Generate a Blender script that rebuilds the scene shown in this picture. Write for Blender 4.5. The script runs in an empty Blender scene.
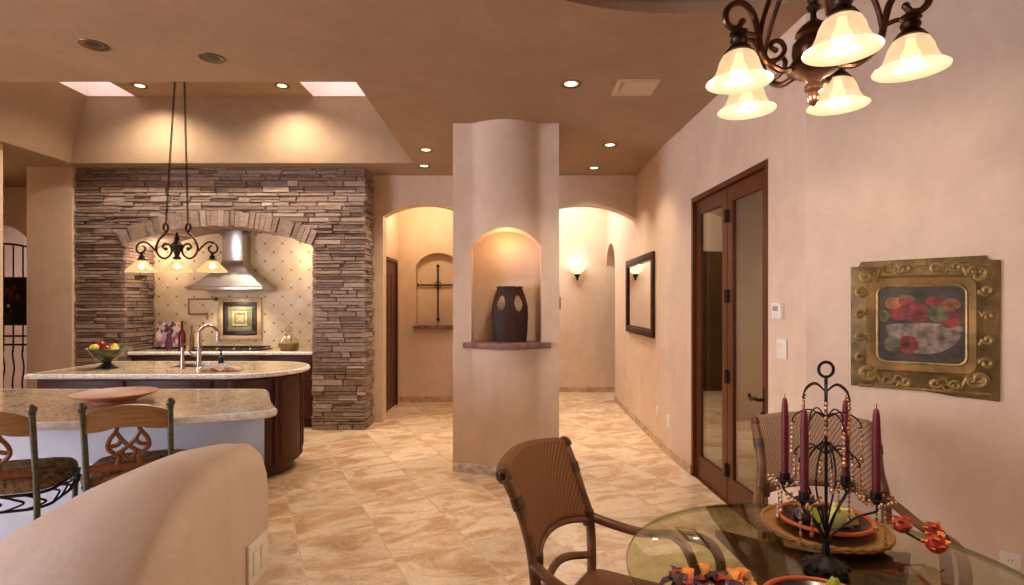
import bpy, bmesh, math, random
from mathutils import Vector, Matrix
random.seed(7)
PI = math.pi
S = bpy.context.scene
COL = S.collection
F = 550.0            # focal length in pixels of the 1024x585 frame
def px(x, y, Y):     # pixel + depth -> world point
    return Vector(((x-512)*Y/F, Y, 1.5+(303-y)*Y/F))

# ------------------------------------------------------------------ materials
def lin(c):
    c = c/255.0
    return c/12.92 if c <= 0.04045 else ((c+0.055)/1.055)**2.4
def rgb(r, g, b): return (lin(r), lin(g), lin(b), 1.0)
class NT:
    def __init__(s, name):
        s.m = bpy.data.materials.new(name); s.m.use_nodes = True
        s.t = s.m.node_tree; s.t.nodes.clear()
        s.out = s.t.nodes.new('ShaderNodeOutputMaterial')
    def n(s, typ, **kw):
        nd = s.t.nodes.new(typ)
        for k, v in kw.items():
            if k.startswith('i_'):
                key = k[2:]
                nd.inputs[int(key) if key.isdigit() else key.replace('_', ' ')].default_value = v
            else: setattr(nd, k, v)
        return nd
    def l(s, a, b): s.t.links.new(a, b)
    def bsdf(s, rough=0.5, metal=0.0, spec=0.5):
        b = s.n('ShaderNodeBsdfPrincipled')
        b.inputs['Roughness'].default_value = rough; b.inputs['Metallic'].default_value = metal
        b.inputs['Specular IOR Level'].default_value = spec
        s.l(b.outputs[0], s.out.inputs[0]); return b
    def coord(s, scale=(1, 1, 1), rot=(0, 0, 0), loc=(0, 0, 0)):
        tc = s.n('ShaderNodeTexCoord'); mp = s.n('ShaderNodeMapping')
        mp.inputs['Scale'].default_value = scale; mp.inputs['Rotation'].default_value = rot; mp.inputs['Location'].default_value = loc
        s.l(tc.outputs['Object'], mp.inputs[0]); return mp.outputs[0]
    def noise(s, vec, scale, detail=4, rough=0.55, dist=0.0):
        nd = s.n('ShaderNodeTexNoise'); nd.inputs['Scale'].default_value = scale
        nd.inputs['Detail'].default_value = detail; nd.inputs['Roughness'].default_value = rough; nd.inputs['Distortion'].default_value = dist
        s.l(vec, nd.inputs['Vector']); return nd.outputs['Fac']
    def ramp(s, fac, stops):
        r = s.n('ShaderNodeValToRGB'); e = r.color_ramp.elements
        while len(e) < len(stops): e.new(0.5)
        for i, (p, c) in enumerate(stops): e[i].position = p; e[i].color = c
        s.l(fac, r.inputs[0]); return r.outputs[0]
    def mix(s, fac, a, b, typ='MIX'):
        m = s.n('ShaderNodeMix', data_type='RGBA', blend_type=typ)
        for i, v in ((0, fac), (6, a), (7, b)):
            if hasattr(v, 'is_linked') or isinstance(v, bpy.types.NodeSocket): s.l(v, m.inputs[i])
            else: m.inputs[i].default_value = v
        return m.outputs[2]
    def math(s, op, a, b=None):
        m = s.n('ShaderNodeMath', operation=op)
        for i, v in ((0, a), (1, b)):
            if v is None: continue
            if isinstance(v, bpy.types.NodeSocket): s.l(v, m.inputs[i])
            else: m.inputs[i].default_value = v
        return m.outputs[0]
    def bump(s, b, h, strength=0.2, dist=0.01):
        bp = s.n('ShaderNodeBump'); bp.inputs['Strength'].default_value = strength; bp.inputs['Distance'].default_value = dist
        s.l(h, bp.inputs['Height']); s.l(bp.outputs[0], b.inputs['Normal'])

def plain(name, c, rough=0.5, metal=0.0, spec=0.5, var=0.08, scale=12.0, bump=0.0):
    m = NT(name); b = m.bsdf(rough, metal, spec); v = m.coord()
    f = m.noise(v, scale, 5)
    d = tuple(x*(1-var*2) for x in c[:3])+(1,); u = tuple(min(1, x*(1+var*2)) for x in c[:3])+(1,)
    m.l(m.ramp(f, [(0.3, d), (0.7, u)]), b.inputs['Base Color'])
    if bump: m.bump(b, m.noise(v, scale*4, 6), bump, 0.005)
    return m.m
def plaster(name, c1, c2, rough=0.62):
    m = NT(name); b = m.bsdf(rough, 0, 0.3); v = m.coord()
    f = m.noise(v, 1.5, 7, 0.62, 0.8)
    col = m.ramp(f, [(0.32, c1), (0.68, c2)])
    f2 = m.noise(m.coord((1, 1, 0.5)), 9, 6, 0.7)
    col = m.mix(0.35, col, m.ramp(f2, [(0.35, c1), (0.65, c2)]))
    m.l(col, b.inputs['Base Color'])
    m.bump(b, m.noise(v, 9, 7, 0.65, 0.6), 0.22, 0.02)
    return m.m
def wood(name, c1, c2, rough=0.35, scale=6, axis=2):
    m = NT(name); b = m.bsdf(rough, 0, 0.3)
    sc = [9, 9, 9]; sc[axis] = 0.7
    v = m.coord(tuple(sc))
    f = m.noise(v, scale, 6, 0.6, 0.6)
    m.l(m.ramp(f, [(0.3, c1), (0.7, c2)]), b.inputs['Base Color'])
    m.bump(b, f, 0.08, 0.003); return m.m
def emit(name, c, strength):
    m = NT(name); e = m.n('ShaderNodeEmission'); e.inputs[0].default_value = c; e.inputs[1].default_value = strength
    m.l(e.outputs[0], m.out.inputs[0]); return m.m
def glass(name, tint, f0=0.04, rough=0.0):
    m = NT(name); ge = m.n('ShaderNodeNewGeometry'); dp = m.n('ShaderNodeVectorMath', operation='DOT_PRODUCT')
    m.l(ge.outputs['Normal'], dp.inputs[0]); m.l(ge.outputs['Incoming'], dp.inputs[1])
    k = m.math('POWER', m.math('SUBTRACT', 1.0, m.math('ABSOLUTE', dp.outputs['Value'])), 5.0)
    fr = m.math('ADD', m.math('MULTIPLY', k, 1.0-f0), f0)
    t = m.n('ShaderNodeBsdfTransparent'); t.inputs[0].default_value = tint
    g = m.n('ShaderNodeBsdfGlossy'); g.inputs['Roughness'].default_value = rough
    mx = m.n('ShaderNodeMixShader'); m.l(fr, mx.inputs[0]); m.l(t.outputs[0], mx.inputs[1]); m.l(g.outputs[0], mx.inputs[2])
    m.l(mx.outputs[0], m.out.inputs[0]); return m.m
def lampshade(name, c_low, c_high, strength, z0, z1):
    # glowing alabaster glass: lit from within, streaky
    m = NT(name); v = m.coord()
    f = m.noise(v, 16, 5, 0.6, 1.0)
    d = m.n('ShaderNodeBsdfPrincipled'); d.inputs['Roughness'].default_value = 0.3
    col = m.ramp(f, [(0.3, c_low), (0.7, c_high)])
    d.inputs['Base Color'].default_value = (.014, .010, .007, 1); m.l(col, d.inputs['Emission Color']); d.inputs['Emission Strength'].default_value = strength
    tp = m.n('ShaderNodeBsdfTransparent'); tp.inputs[0].default_value = (1, .82, .6, 1)
    mx = m.n('ShaderNodeMixShader'); mx.inputs[0].default_value = .22; m.l(d.outputs[0], mx.inputs[1]); m.l(tp.outputs[0], mx.inputs[2])
    m.l(mx.outputs[0], m.out.inputs[0]); return m.m

M = {}
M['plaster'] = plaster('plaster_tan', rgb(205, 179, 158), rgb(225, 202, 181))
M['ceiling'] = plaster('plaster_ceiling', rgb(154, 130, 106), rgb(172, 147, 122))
M['white_wall'] = plain('painted_base', rgb(184, 187, 198), 0.6, var=0.02)
def travertine():
    m = NT('travertine_tile'); b = m.bsdf(0.32, 0, 0.4)
    tc = m.n('ShaderNodeTexCoord'); mp = m.n('ShaderNodeMapping'); mp.inputs['Rotation'].default_value = (0, 0, -math.atan2(.44, .9))
    m.l(tc.outputs['Object'], mp.inputs[0])
    T = 0.485
    sp = m.n('ShaderNodeSeparateXYZ'); m.l(mp.outputs[0], sp.inputs[0])
    u = m.math('DIVIDE', m.math('SUBTRACT', sp.outputs[0], 0.306), T); w = m.math('DIVIDE', m.math('SUBTRACT', sp.outputs[1], 4.67), T)
    fu, fw = m.math('FLOOR', u), m.math('FLOOR', w)
    cb = m.n('ShaderNodeCombineXYZ'); m.l(fu, cb.inputs[0]); m.l(fw, cb.inputs[1])
    wn = m.n('ShaderNodeTexWhiteNoise'); m.l(cb.outputs[0], wn.inputs[0])
    sc = m.n('ShaderNodeVectorMath', operation='SCALE'); m.l(wn.outputs['Color'], sc.inputs[0]); sc.inputs['Scale'].default_value = 20
    ad = m.n('ShaderNodeVectorMath', operation='ADD'); m.l(mp.outputs[0], ad.inputs[0]); m.l(sc.outputs[0], ad.inputs[1])
    mp2 = m.n('ShaderNodeMapping'); mp2.inputs['Scale'].default_value = (1.0, 1.75, 1); m.l(ad.outputs[0], mp2.inputs[0])
    mp2.inputs['Rotation'].default_value = (0, 0, 0.25)
    f = m.noise(mp2.outputs[0], 1.7, 7, 0.58, 1.9)
    col = m.ramp(f, [(0.36, rgb(186, 144, 104)), (0.45, rgb(208, 171, 131)), (0.53, rgb(232, 210, 182)), (0.66, rgb(240, 224, 203))])
    f2 = m.noise(ad.outputs[0], 30, 6, 0.7, 1.0)
    col = m.mix(0.35, col, m.ramp(f2, [(0.35, rgb(180, 136, 96)), (0.6, rgb(232, 212, 188))]))
    tone = m.ramp(wn.outputs['Value'], [(0.0, (0.86, 0.82, 0.77, 1)), (1.0, (1.06, 1.05, 1.04, 1))])
    col = m.mix(1.0, col, tone, 'MULTIPLY')
    def edge(a, fl):
        fr = m.math('SUBTRACT', a, fl)
        return m.math('MINIMUM', fr, m.math('SUBTRACT', 1.0, fr))
    g = m.math('LESS_THAN', m.math('MINIMUM', edge(u, fu), edge(w, fw)), 0.011)
    col = m.mix(g, col, rgb(206, 182, 154))
    m.l(col, b.inputs['Base Color'])
    m.l(m.math('ADD', m.math('MULTIPLY', g, 0.4), 0.3), b.inputs['Roughness'])
    m.bump(b, m.math('SUBTRACT', 1.0, g), 0.2, 0.003)
    return m.m
M['tile'] = travertine()
M['base_tile'] = plain('travertine_base', rgb(188, 160, 130), 0.45, var=0.16, scale=9)
M['pebble'] = plain('pale_mosaic', rgb(214, 206, 202), 0.5, var=0.2, scale=16)
def stone():
    m = NT('ledge_stone'); b = m.bsdf(0.85, 0, 0.25)
    at = m.n('ShaderNodeAttribute'); at.attribute_name = 'tone'
    v = m.coord((1, 1, 3))
    f = m.noise(v, 14, 7, 0.7)
    col = m.mix(0.55, at.outputs['Color'], m.ramp(f, [(0.3, rgb(108, 88, 78)), (0.7, rgb(198, 174, 160))]))
    m.l(col, b.inputs['Base Color']); m.bump(b, m.noise(v, 26, 8, 0.75), 0.7, 0.03); return m.m
M['stone'] = stone()
M['mortar'] = plain('stone_core', rgb(60, 46, 38), 0.95)
def granite(name):
    m = NT(name); b = m.bsdf(0.12, 0, 0.5); v = m.coord()
    f = m.noise(v, 7, 7, 0.7, 1.2); f2 = m.noise(v, 70, 4, 0.7)
    col = m.ramp(f, [(0.34, rgb(112, 86, 60)), (0.45, rgb(186, 152, 108)), (0.56, rgb(222, 206, 178)), (0.68, rgb(170, 130, 84))])
    sp = m.ramp(f2, [(0.38, rgb(60, 46, 38)), (0.47, rgb(190, 168, 136)), (0.60, rgb(246, 238, 224))])
    m.l(m.mix(0.52, col, sp), b.inputs['Base Color']); return m.m
M['granite'] = granite('granite')
M['granite_edge'] = plain('chiselled_granite_edge', rgb(244, 242, 238), 0.5, var=0.15, scale=40, bump=0.4)
M['cab'] = wood('cherry_wood', rgb(50, 23, 13), rgb(84, 41, 24), 0.42)
M['cab_h'] = wood('cherry_wood_flat', rgb(50, 23, 13), rgb(84, 41, 24), 0.42, axis=0)
M['door_wood'] = wood('stained_door_wood', rgb(66, 32, 14), rgb(104, 54, 26), 0.38)
M['dark_door'] = wood('dark_door_wood', rgb(58, 32, 20), rgb(92, 56, 36), 0.4)
M['oak'] = wood('honey_wood', rgb(126, 90, 50), rgb(164, 126, 80), 0.38, axis=0)
M['red_oak'] = wood('reddish_wood', rgb(104, 58, 32), rgb(138, 84, 48), 0.38)
M['green_iron'] = plain('verdigris_iron', rgb(88, 88, 70), 0.45, 0.5, var=0.2, scale=40)
M['iron'] = plain('black_iron', rgb(34, 28, 26), 0.5, 0.7, var=0.2, scale=30)
M['bronze'] = plain('oiled_bronze', rgb(92, 62, 46), 0.3, 0.85, var=0.22, scale=22)
M['bronze_dark'] = plain('dark_bronze', rgb(58, 44, 36), 0.4, 0.8, var=0.2, scale=30)
def seatfab():
    m = NT('seat_tapestry'); b = m.bsdf(0.9, 0, 0.2); v = m.coord()
    f = m.noise(v, 26, 6, 0.65, 1.2)
    m.l(m.ramp(f, [(0.34, rgb(62, 46, 34)), (0.48, rgb(108, 84, 58)), (0.62, rgb(150, 122, 86))]), b.inputs['Base Color'])
    return m.m
M['seat'] = seatfab()
M['rattan_pole'] = plain('rattan_pole', rgb(106, 68, 42), 0.42, var=0.24, scale=14)
M['binding'] = plain('rattan_binding', rgb(74, 46, 34), 0.5, var=0.2, scale=60)
def weave(name, ca, cb, sc):
    m = NT(name); b = m.bsdf(0.6, 0, 0.3)
    v = m.coord((sc, sc, sc))
    w1 = m.n('ShaderNodeTexWave', wave_type='BANDS', bands_direction='DIAGONAL'); w1.inputs['Scale'].default_value = 1.0; w1.inputs['Distortion'].default_value = 0.6
    w2 = m.n('ShaderNodeTexWave', wave_type='BANDS', bands_direction='X'); w2.inputs['Scale'].default_value = 1.1; w2.inputs['Distortion'].default_value = 0.4
    m.l(v, w1.inputs[0]); m.l(v, w2.inputs[0])
    f = m.math('MULTIPLY', m.math('ADD', w1.outputs['Fac'], w2.outputs['Fac']), 0.5)
    m.l(m.ramp(f, [(0.15, ca), (0.8, cb)]), b.inputs['Base Color']); m.bump(b, f, 0.5, 0.004); return m.m
M['weave'] = weave('woven_rattan', rgb(90, 56, 32), rgb(142, 94, 56), 42)
M['weave_lit'] = weave('woven_rattan_lit', rgb(112, 84, 66), rgb(178, 146, 122), 45)  # same rattan as the other chair, with the light on it painted in
M['wicker'] = weave('wicker_charger', rgb(128, 84, 40), rgb(190, 138, 76), 90)
M['glass'] = glass('tabletop_glass', (0.83, 0.86, 0.69, 1), .04)
M['pane'] = glass('door_glass', (0.82, 0.82, 0.76, 1), .20)
M['clear'] = glass('jar_glass', (0.90, 0.86, 0.78, 1), .08)
M['glass_edge'] = glass('green_glass_edge', (.55, .60, .48, 1), .05)
M['mirror'] = plain('mirror_glass', (0.86, 0.86, 0.85, 1), 0.02, 1.0, var=0.0)
M['steel'] = plain('brushed_steel', rgb(188, 184, 180), 0.26, 1.0, var=0.04, scale=30)
M['chrome'] = plain('brushed_nickel', rgb(170, 160, 150), 0.24, 1.0, var=0.03)
M['nickel'] = plain('aged_nickel', rgb(132, 112, 92), 0.35, 0.8, var=0.06)
M['white'] = plain('white_plastic', rgb(226, 220, 210), 0.4, var=0.02)
M['cream_plate'] = plain('ivory_plastic', rgb(232, 222, 204), 0.4, var=0.02)
M['grey_plate'] = plain('grey_plastic', rgb(150, 148, 146), 0.4, var=0.02)
def backsplash():
    m = NT('tumbled_diagonal_tile'); b = m.bsdf(0.45, 0, 0.4)
    tc = m.n('ShaderNodeTexCoord'); sp = m.n('ShaderNodeSeparateXYZ'); m.l(tc.outputs['Object'], sp.inputs[0])
    T = 0.16
    a = m.math('DIVIDE', m.math('ADD', sp.outputs[0], sp.outputs[2]), T*1.414); c = m.math('DIVIDE', m.math('SUBTRACT', sp.outputs[2], sp.outputs[0]), T*1.414)
    def near(x):
        fr = m.math('FRACT', x); return m.math('MINIMUM', fr, m.math('SUBTRACT', 1.0, fr))
    na, nc = near(a), near(c)
    g = m.math('LESS_THAN', m.math('MINIMUM', na, nc), 0.015)
    dot = m.math('LESS_THAN', m.math('ADD', na, nc), 0.10)
    f = m.noise(tc.outputs['Object'], 5, 5)
    col = m.ramp(f, [(0.3, rgb(206, 184, 152)), (0.7, rgb(228, 212, 186))])
    col = m.mix(g, col, rgb(196, 174, 142)); col = m.mix(dot, col, rgb(124, 92, 62))
    m.l(col, b.inputs['Base Color']); return m.m
M['backsplash'] = backsplash()
M['tile_frame'] = plain('stone_tile_frame', rgb(196, 168, 130), 0.5, var=0.1)
M['dark_frame'] = plain('dark_tile_frame', rgb(44, 32, 26), 0.35, var=0.2)
M['med_green'] = plain('sage_tile', rgb(122, 122, 92), 0.4, var=0.2, scale=20)
M['med_gold'] = plain('gold_tile', rgb(186, 168, 122), 0.45, var=0.15, scale=20)
M['flag'] = plain('flagstone', rgb(134, 98, 94), 0.75, var=0.2, scale=14, bump=0.4)
M['vase'] = wood('dark_carved_wood', rgb(36, 20, 13), rgb(68, 40, 27), 0.6)
M['terracotta'] = plain('terracotta_glaze', rgb(176, 112, 80), 0.4, var=0.1)
M['bowl_green'] = plain('glazed_bowl', rgb(76, 84, 50), 0.25, var=0.5, scale=16)
M['apple'] = plain('red_apple', rgb(126, 28, 32), 0.25, var=0.25, scale=14)
M['pear_y'] = plain('yellow_fruit', rgb(206, 178, 66), 0.35, var=0.12)
M['pear_g'] = plain('green_pear_skin', rgb(150, 156, 44), 0.35, var=0.15)
M['lime'] = plain('pale_green_cloth', rgb(196, 196, 110), 0.7, var=0.1)
M['plum'] = plain('plum_skin', rgb(46, 26, 34), 0.3, var=0.2)
M['orange'] = plain('orange_glaze', rgb(178, 76, 36), 0.3, var=0.15)
M['plate_in'] = plain('aubergine_glaze', rgb(48, 26, 32), 0.2, var=0.2)
M['candle'] = plain('burgundy_wax', rgb(98, 16, 34), 0.5, var=0.06)
M['amber'] = plain('amber_bead', rgb(176, 122, 66), 0.12, 0.0, 0.8, var=0.25, scale=40)
M['leaf_orange'] = plain('orange_leaf', rgb(232, 130, 36), 0.6, var=0.2, scale=30)
M['leaf_red'] = plain('red_leaf', rgb(164, 40, 30), 0.6, var=0.25, scale=30)
M['leaf_purple'] = plain('purple_leaf', rgb(88, 46, 66), 0.6, var=0.25, scale=30)
M['leaf_dark'] = plain('maroon_leaf', rgb(58, 20, 26), 0.6, var=0.2, scale=30)
M['gold'] = plain('aged_gold_tin', rgb(112, 90, 52), 0.5, 0.4, var=0.3, scale=11, bump=1.0)
M['gold_hi'] = plain('rubbed_gold_relief', rgb(150, 124, 76), 0.42, 0.5, var=0.22, scale=18)
M['gold_red'] = plain('copper_tin_panel', rgb(124, 94, 50), 0.5, 0.35, var=0.28, scale=8)
M['art_dark'] = plain('dark_paint', rgb(62, 50, 44), 0.6, var=0.35, scale=9)
M['art_bowl'] = plain('pale_bowl_paint', rgb(120, 104, 92), 0.6, var=0.42, scale=22)
M['art_red'] = plain('red_paint', rgb(116, 40, 36), 0.6, var=0.42, scale=22)
M['art_green'] = plain('green_paint', rgb(84, 84, 52), 0.6, var=0.42, scale=22)
M['art_orange'] = plain('ochre_paint', rgb(138, 82, 42), 0.6, var=0.42, scale=22)
M['can_trim'] = plain('lamp_trim', rgb(104, 74, 50), 0.3, 0.6, var=0.1)
M['can_on'] = emit('lit_lamp_lens', (1.0, 0.78, 0.48, 1), 2.6)
M['can_off'] = plain('unlit_lamp_lens', rgb(46, 30, 20), 0.4, var=0.1)
M['shaft'] = plain('skylight_shaft_paint', rgb(226, 212, 208), 0.7, var=0.02)
M['vent'] = plain('vent_paint', rgb(210, 188, 160), 0.5, var=0.03)
M['sky_lens'] = emit('skylight_lens', (1.0, 0.86, 0.80, 1), 3.4)
M['bulb'] = emit('bulb', (1.0, 0.86, 0.62, 1), 14.0)
M['shade_ch'] = lampshade('alabaster_glass', (0.95, 0.60, 0.30, 1), (1.0, 0.74, 0.46, 1), 0.9, 0, 0.1)
M['shade_pd'] = lampshade('amber_glass', (0.95, 0.50, 0.17, 1), (1.0, 0.64, 0.28, 1), 1.0, 0, 0.1)
M['shade_sc'] = lampshade('sconce_glass', (1.0, 0.76, 0.48, 1), (1.0, 0.84, 0.6, 1), 1.3, 0, 0.1)
M['red_glass'] = plain('red_oil', rgb(88, 18, 8), 0.08, var=0.1)
M['olive_glass'] = plain('olive_oil', rgb(108, 78, 34), 0.1, var=0.1)
M['dry_beans'] = plain('dry_beans', rgb(150, 124, 80), 0.7, var=0.3, scale=60)
M['paper'] = plain('magazine_paper', rgb(176, 140, 122), 0.4, var=0.45, scale=14)
M['black'] = plain('black_enamel', rgb(22, 20, 20), 0.35, var=0.1)
M['tray_art'] = None
def floral():
    m = NT('floral_glaze'); b = m.bsdf(0.3); v = m.coord()
    f = m.n('ShaderNodeTexVoronoi'); f.inputs['Scale'].default_value = 16; m.l(v, f.inputs['Vector'])
    sep = m.n('ShaderNodeSeparateColor'); m.l(f.outputs['Color'], sep.inputs[0])
    m.l(m.ramp(sep.outputs[0], [(0.15, rgb(222, 196, 190)), (0.4, rgb(84, 66, 110)), (0.55, rgb(214, 190, 186)), (0.72, rgb(176, 52, 70)), (0.9, rgb(70, 66, 84))]), b.inputs['Base Color']); return m.m
M['tray_art'] = floral()
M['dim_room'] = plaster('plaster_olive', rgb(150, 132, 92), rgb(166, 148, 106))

# ------------------------------------------------------------------ mesh builder
def catmull(P, n=6, closed=False):
    P = [Vector(p) for p in P]
    if len(P) < 3: return P
    out = []; N = len(P)
    rng = range(N if closed else N-1)
    for i in rng:
        if closed: a, b, c, d = P[(i-1) % N], P[i], P[(i+1) % N], P[(i+2) % N]
        else:
            b, c = P[i], P[i+1]; a = P[i-1] if i else b*2-c; d = P[i+2] if i+2 < N else c*2-b
        for k in range(n):
            t = k/n
            out.append(0.5*((2*b)+(c-a)*t+(2*a-5*b+4*c-d)*t*t+(3*b-a-3*c+d)*t**3))
    if not closed: out.append(P[-1])
    return out
class MB:
    def __init__(s, M0=None): s.bm = bmesh.new(); s.T = M0 or Matrix(); s.tones = None
    def v(s, p): return s.bm.verts.new(s.T @ Vector(p))
    def face(s, vs):
        try: return s.bm.faces.new(vs)
        except ValueError: return None
    def box(s, x0, x1, y0, y1, z0, z1):
        if x0 > x1: x0, x1 = x1, x0
        if y0 > y1: y0, y1 = y1, y0
        if z0 > z1: z0, z1 = z1, z0
        c = [s.v((x, y, z)) for z in (z0, z1) for y in (y0, y1) for x in (x0, x1)]
        fs = [s.face([c[i] for i in f]) for f in ((0, 2, 3, 1), (4, 5, 7, 6), (0, 1, 5, 4), (2, 6, 7, 3), (1, 3, 7, 5), (0, 4, 6, 2))]
        return c
    def prism(s, poly, z0, z1, axis='z'):
        # poly: list of 2-D points; extrude along axis
        def P(a, b, h): return (a, b, h) if axis == 'z' else ((a, h, b) if axis == 'y' else (h, a, b))
        lo = [s.v(P(a, b, z0)) for a, b in poly]; hi = [s.v(P(a, b, z1)) for a, b in poly]
        n = len(poly)
        s.face(lo[::-1]); s.face(hi)
        for i in range(n): s.face([lo[i], lo[(i+1) % n], hi[(i+1) % n], hi[i]])
    def tube(s, pts, r, n=8, closed=False, smooth=5, cap=True, flat=None):
        P = catmull(pts, smooth, closed) if smooth else [Vector(p) for p in pts]
        N = len(P); rings = []
        up = Vector((0, 0, 1)); prev = None
        for i, p in enumerate(P):
            if closed: t = P[(i+1) % N]-P[i-1]
            else: t = P[min(i+1, N-1)]-P[max(i-1, 0)]
            if t.length < 1e-9: t = Vector((0, 0, 1))
            t.normalize()
            if prev is None:
                a = t.cross(up)
                if a.length < 0.1: a = t.cross(Vector((1, 0, 0)))
                a.normalize()
            else:
                a = prev-t*prev.dot(t)
                if a.length < 1e-6: a = t.orthogonal()
                a.normalize()
            prev = a; b = t.cross(a)
            if callable(r): rr = r(i/(N-1) if N > 1 else 0)
            elif isinstance(r, (list, tuple)):
                u = i/(N-1)*(len(r)-1); k = min(int(u), len(r)-2); rr = r[k]+(r[k+1]-r[k])*(u-k)
            else: rr = r
            fa, fb = (1, 1) if flat is None else flat
            rings.append([s.v(p+a*rr*fa*math.cos(2*PI*k/n)+b*rr*fb*math.sin(2*PI*k/n)) for k in range(n)])
        M_ = N if closed else N-1
        for i in range(M_):
            A, B = rings[i], rings[(i+1) % N]
            for k in range(n): s.face([A[k], A[(k+1) % n], B[(k+1) % n], B[k]])
        if cap and not closed: s.face(rings[0][::-1]); s.face(rings[-1])
    def lathe(s, prof, c=(0, 0, 0), n=24, sx=1.0, sy=1.0, axis='z'):
        # profile of (radius, height)
        rings = []
        c = Vector(c)
        def P(a, b, h): return Vector((a, b, h)) if axis == 'z' else (Vector((a, h, b)) if axis == 'y' else Vector((h, a, b)))
        for r, z in prof:
            if r < 1e-6: rings.append([s.v(c+P(0, 0, z))])
            else: rings.append([s.v(c+P(r*sx*math.cos(2*PI*k/n), r*sy*math.sin(2*PI*k/n), z)) for k in range(n)])
        for A, B in zip(rings, rings[1:]):
            if len(A) == 1 and len(B) == 1: continue
            for k in range(n):
                k2 = (k+1) % n
                if len(A) == 1: s.face([A[0], B[k2], B[k]])
                elif len(B) == 1: s.face([A[k], A[k2], B[0]])
                else: s.face([A[k], A[k2], B[k2], B[k]])
        for R in (rings[0], rings[-1]):
            pass
    def ball(s, c, r, n=12, m=8, sz=1.0, sx=1.0, sy=1.0):
        s.lathe([(r*math.sin(PI*i/m), -r*sz*math.cos(PI*i/m)) for i in range(m+1)], c, n, sx, sy)
    def strips(s, segs, front, back):
        # segs: (u0,u1,[(za0,zb0,za1,zb1),...]) lower/upper heights at u0 and u1; faces shared by two cells are left out
        key = lambda p: tuple(round(c, 4) for c in p)
        cnt = {}; faces = []
        for u0, u1, iv in segs:
            for a0, b0, a1, b1 in iv:
                f = [key(front(u0, a0)), key(front(u1, a1)), key(front(u1, b1)), key(front(u0, b0))]
                b = [key(back(u0, a0)), key(back(u1, a1)), key(back(u1, b1)), key(back(u0, b0))]
                for q in [f, b[::-1]]+[[f[(i+1) % 4], f[i], b[i], b[(i+1) % 4]] for i in range(4)]:
                    q2 = [p for n_, p in enumerate(q) if p != q[n_-1]]
                    if len(q2) < 3: continue
                    k = frozenset(q2); cnt[k] = cnt.get(k, 0)+1; faces.append((k, q2))
        vs = {}
        for k, q in faces:
            if cnt[k] == 1: s.face([vs.setdefault(p, None) or vs.__setitem__(p, s.v(p)) or vs[p] for p in q])
    def build(s, name, mat, parent=None, smooth=40, bevel=0, recalc=True):
        if recalc: bmesh.ops.recalc_face_normals(s.bm, faces=s.bm.faces)
        if bevel:
            es = [e for e in s.bm.edges if len(e.link_faces) == 2 and e.calc_face_angle(0) > math.radians(35)]
            try: bmesh.ops.bevel(s.bm, geom=es, offset=bevel, segments=2, affect='EDGES', clamp_overlap=True, profile=0.5)
            except Exception: pass
        me = bpy.data.meshes.new(name); s.bm.to_mesh(me); s.bm.free()
        o = bpy.data.objects.new(name, me); COL.objects.link(o)
        me.materials.append(mat)
        if smooth:
            me.shade_smooth(); me.set_sharp_from_angle(angle=math.radians(smooth))
        if parent: o.parent = parent
        return o
def tag(o, label=None, cat=None, group=None, kind=None):
    if label: o['label'] = label
    if cat: o['category'] = cat
    if group: o['group'] = group
    if kind: o['kind'] = kind
    return o
def thing(name, label, cat, loc=(0, 0, 0), rz=0.0, group=None):
    o = bpy.data.objects.new(name, None); COL.objects.link(o); o.empty_display_size = 0.1
    o.location = loc; o.rotation_euler = (0, 0, rz); return tag(o, label, cat, group)
def struct(o): return tag(o, kind='structure')
def copy_tree(o, parent=None):
    c = o.copy(); COL.objects.link(c)
    if parent: c.parent = parent
    for ch in list(o.children): copy_tree(ch, c)
    return c
def again(src, loc, rz=None, label=None, group=None, scale=None):
    c = copy_tree(src); c.location = loc
    if rz is not None: c.rotation_euler = (0, 0, rz)
    if label: c['label'] = label
    if group: c['group'] = group
    if scale: c.scale = (scale,)*3
    return c
def box(name, mat, b, parent=None, bevel=0.0):
    m = MB(); m.box(*b); return m.build(name, mat, parent, bevel=bevel)

# ------------------------------------------------------------------ room shell
H = 3.10
YA = 6.9
floor = MB(); floor.box(-9.5, 4.5, -3.5, 11.0, -0.1, 0.0); struct(floor.build('floor', M['tile']))

# dining ceiling dome + kitchen tray
DC = (0.915, 1.44); DR = 1.6
TX0, TX1, TY0, TY1 = -5.05, -1.13, 3.98, 6.29
cm = MB()
t = 0.06
cm.box(-9.5, 4.5, 6.29, 7.0, H, H+t)
cm.box(-9.5, -0.6, 7.0, 8.56, H, H+t); cm.box(-9.5, -1.4, 8.56, 11.0, H, H+t)
cm.box(1.7, 4.5, 7.0, 11.0, H, H+t)
cm.box(TX1, 4.5, TY0, TY1, H, H+t); cm.box(-9.5, TX0, TY0, TY1, H, H+t)
cm.box(-9.5, 4.5, 3.2, TY0, H, H+t)
K = 40
semi = [(DC[0]+DR*math.sin(PI*k/K), DC[1]+DR*math.cos(PI*k/K)) for k in range(K+1)]  # right half from top to bottom
def ngon_slab(mb, poly, z0, z1):
    lo = [mb.v((a, b, z0)) for a, b in poly]; hi = [mb.v((a, b, z1)) for a, b in poly]
    f1 = mb.face(lo[::-1]); f2 = mb.face(hi)
    for i in range(len(poly)): mb.face([lo[i], lo[(i+1) % len(poly)], hi[(i+1) % len(poly)], hi[i]])
    f1.normal_update(); f2.normal_update()
    bmesh.ops.triangulate(mb.bm, faces=[f1, f2], ngon_method='EAR_CLIP')
ngon_slab(cm, semi[::-1]+[(DC[0], 3.2), (4.5, 3.2), (4.5, -3.5), (DC[0], -3.5)], H, H+t)
left = [(2*DC[0]-a, b) for a, b in semi]
ngon_slab(cm, left[::-1]+[(DC[0], 3.2), (-9.5, 3.2), (-9.5, -3.5), (DC[0], -3.5)], H, H+t)
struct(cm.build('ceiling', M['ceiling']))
dm = MB()
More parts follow.
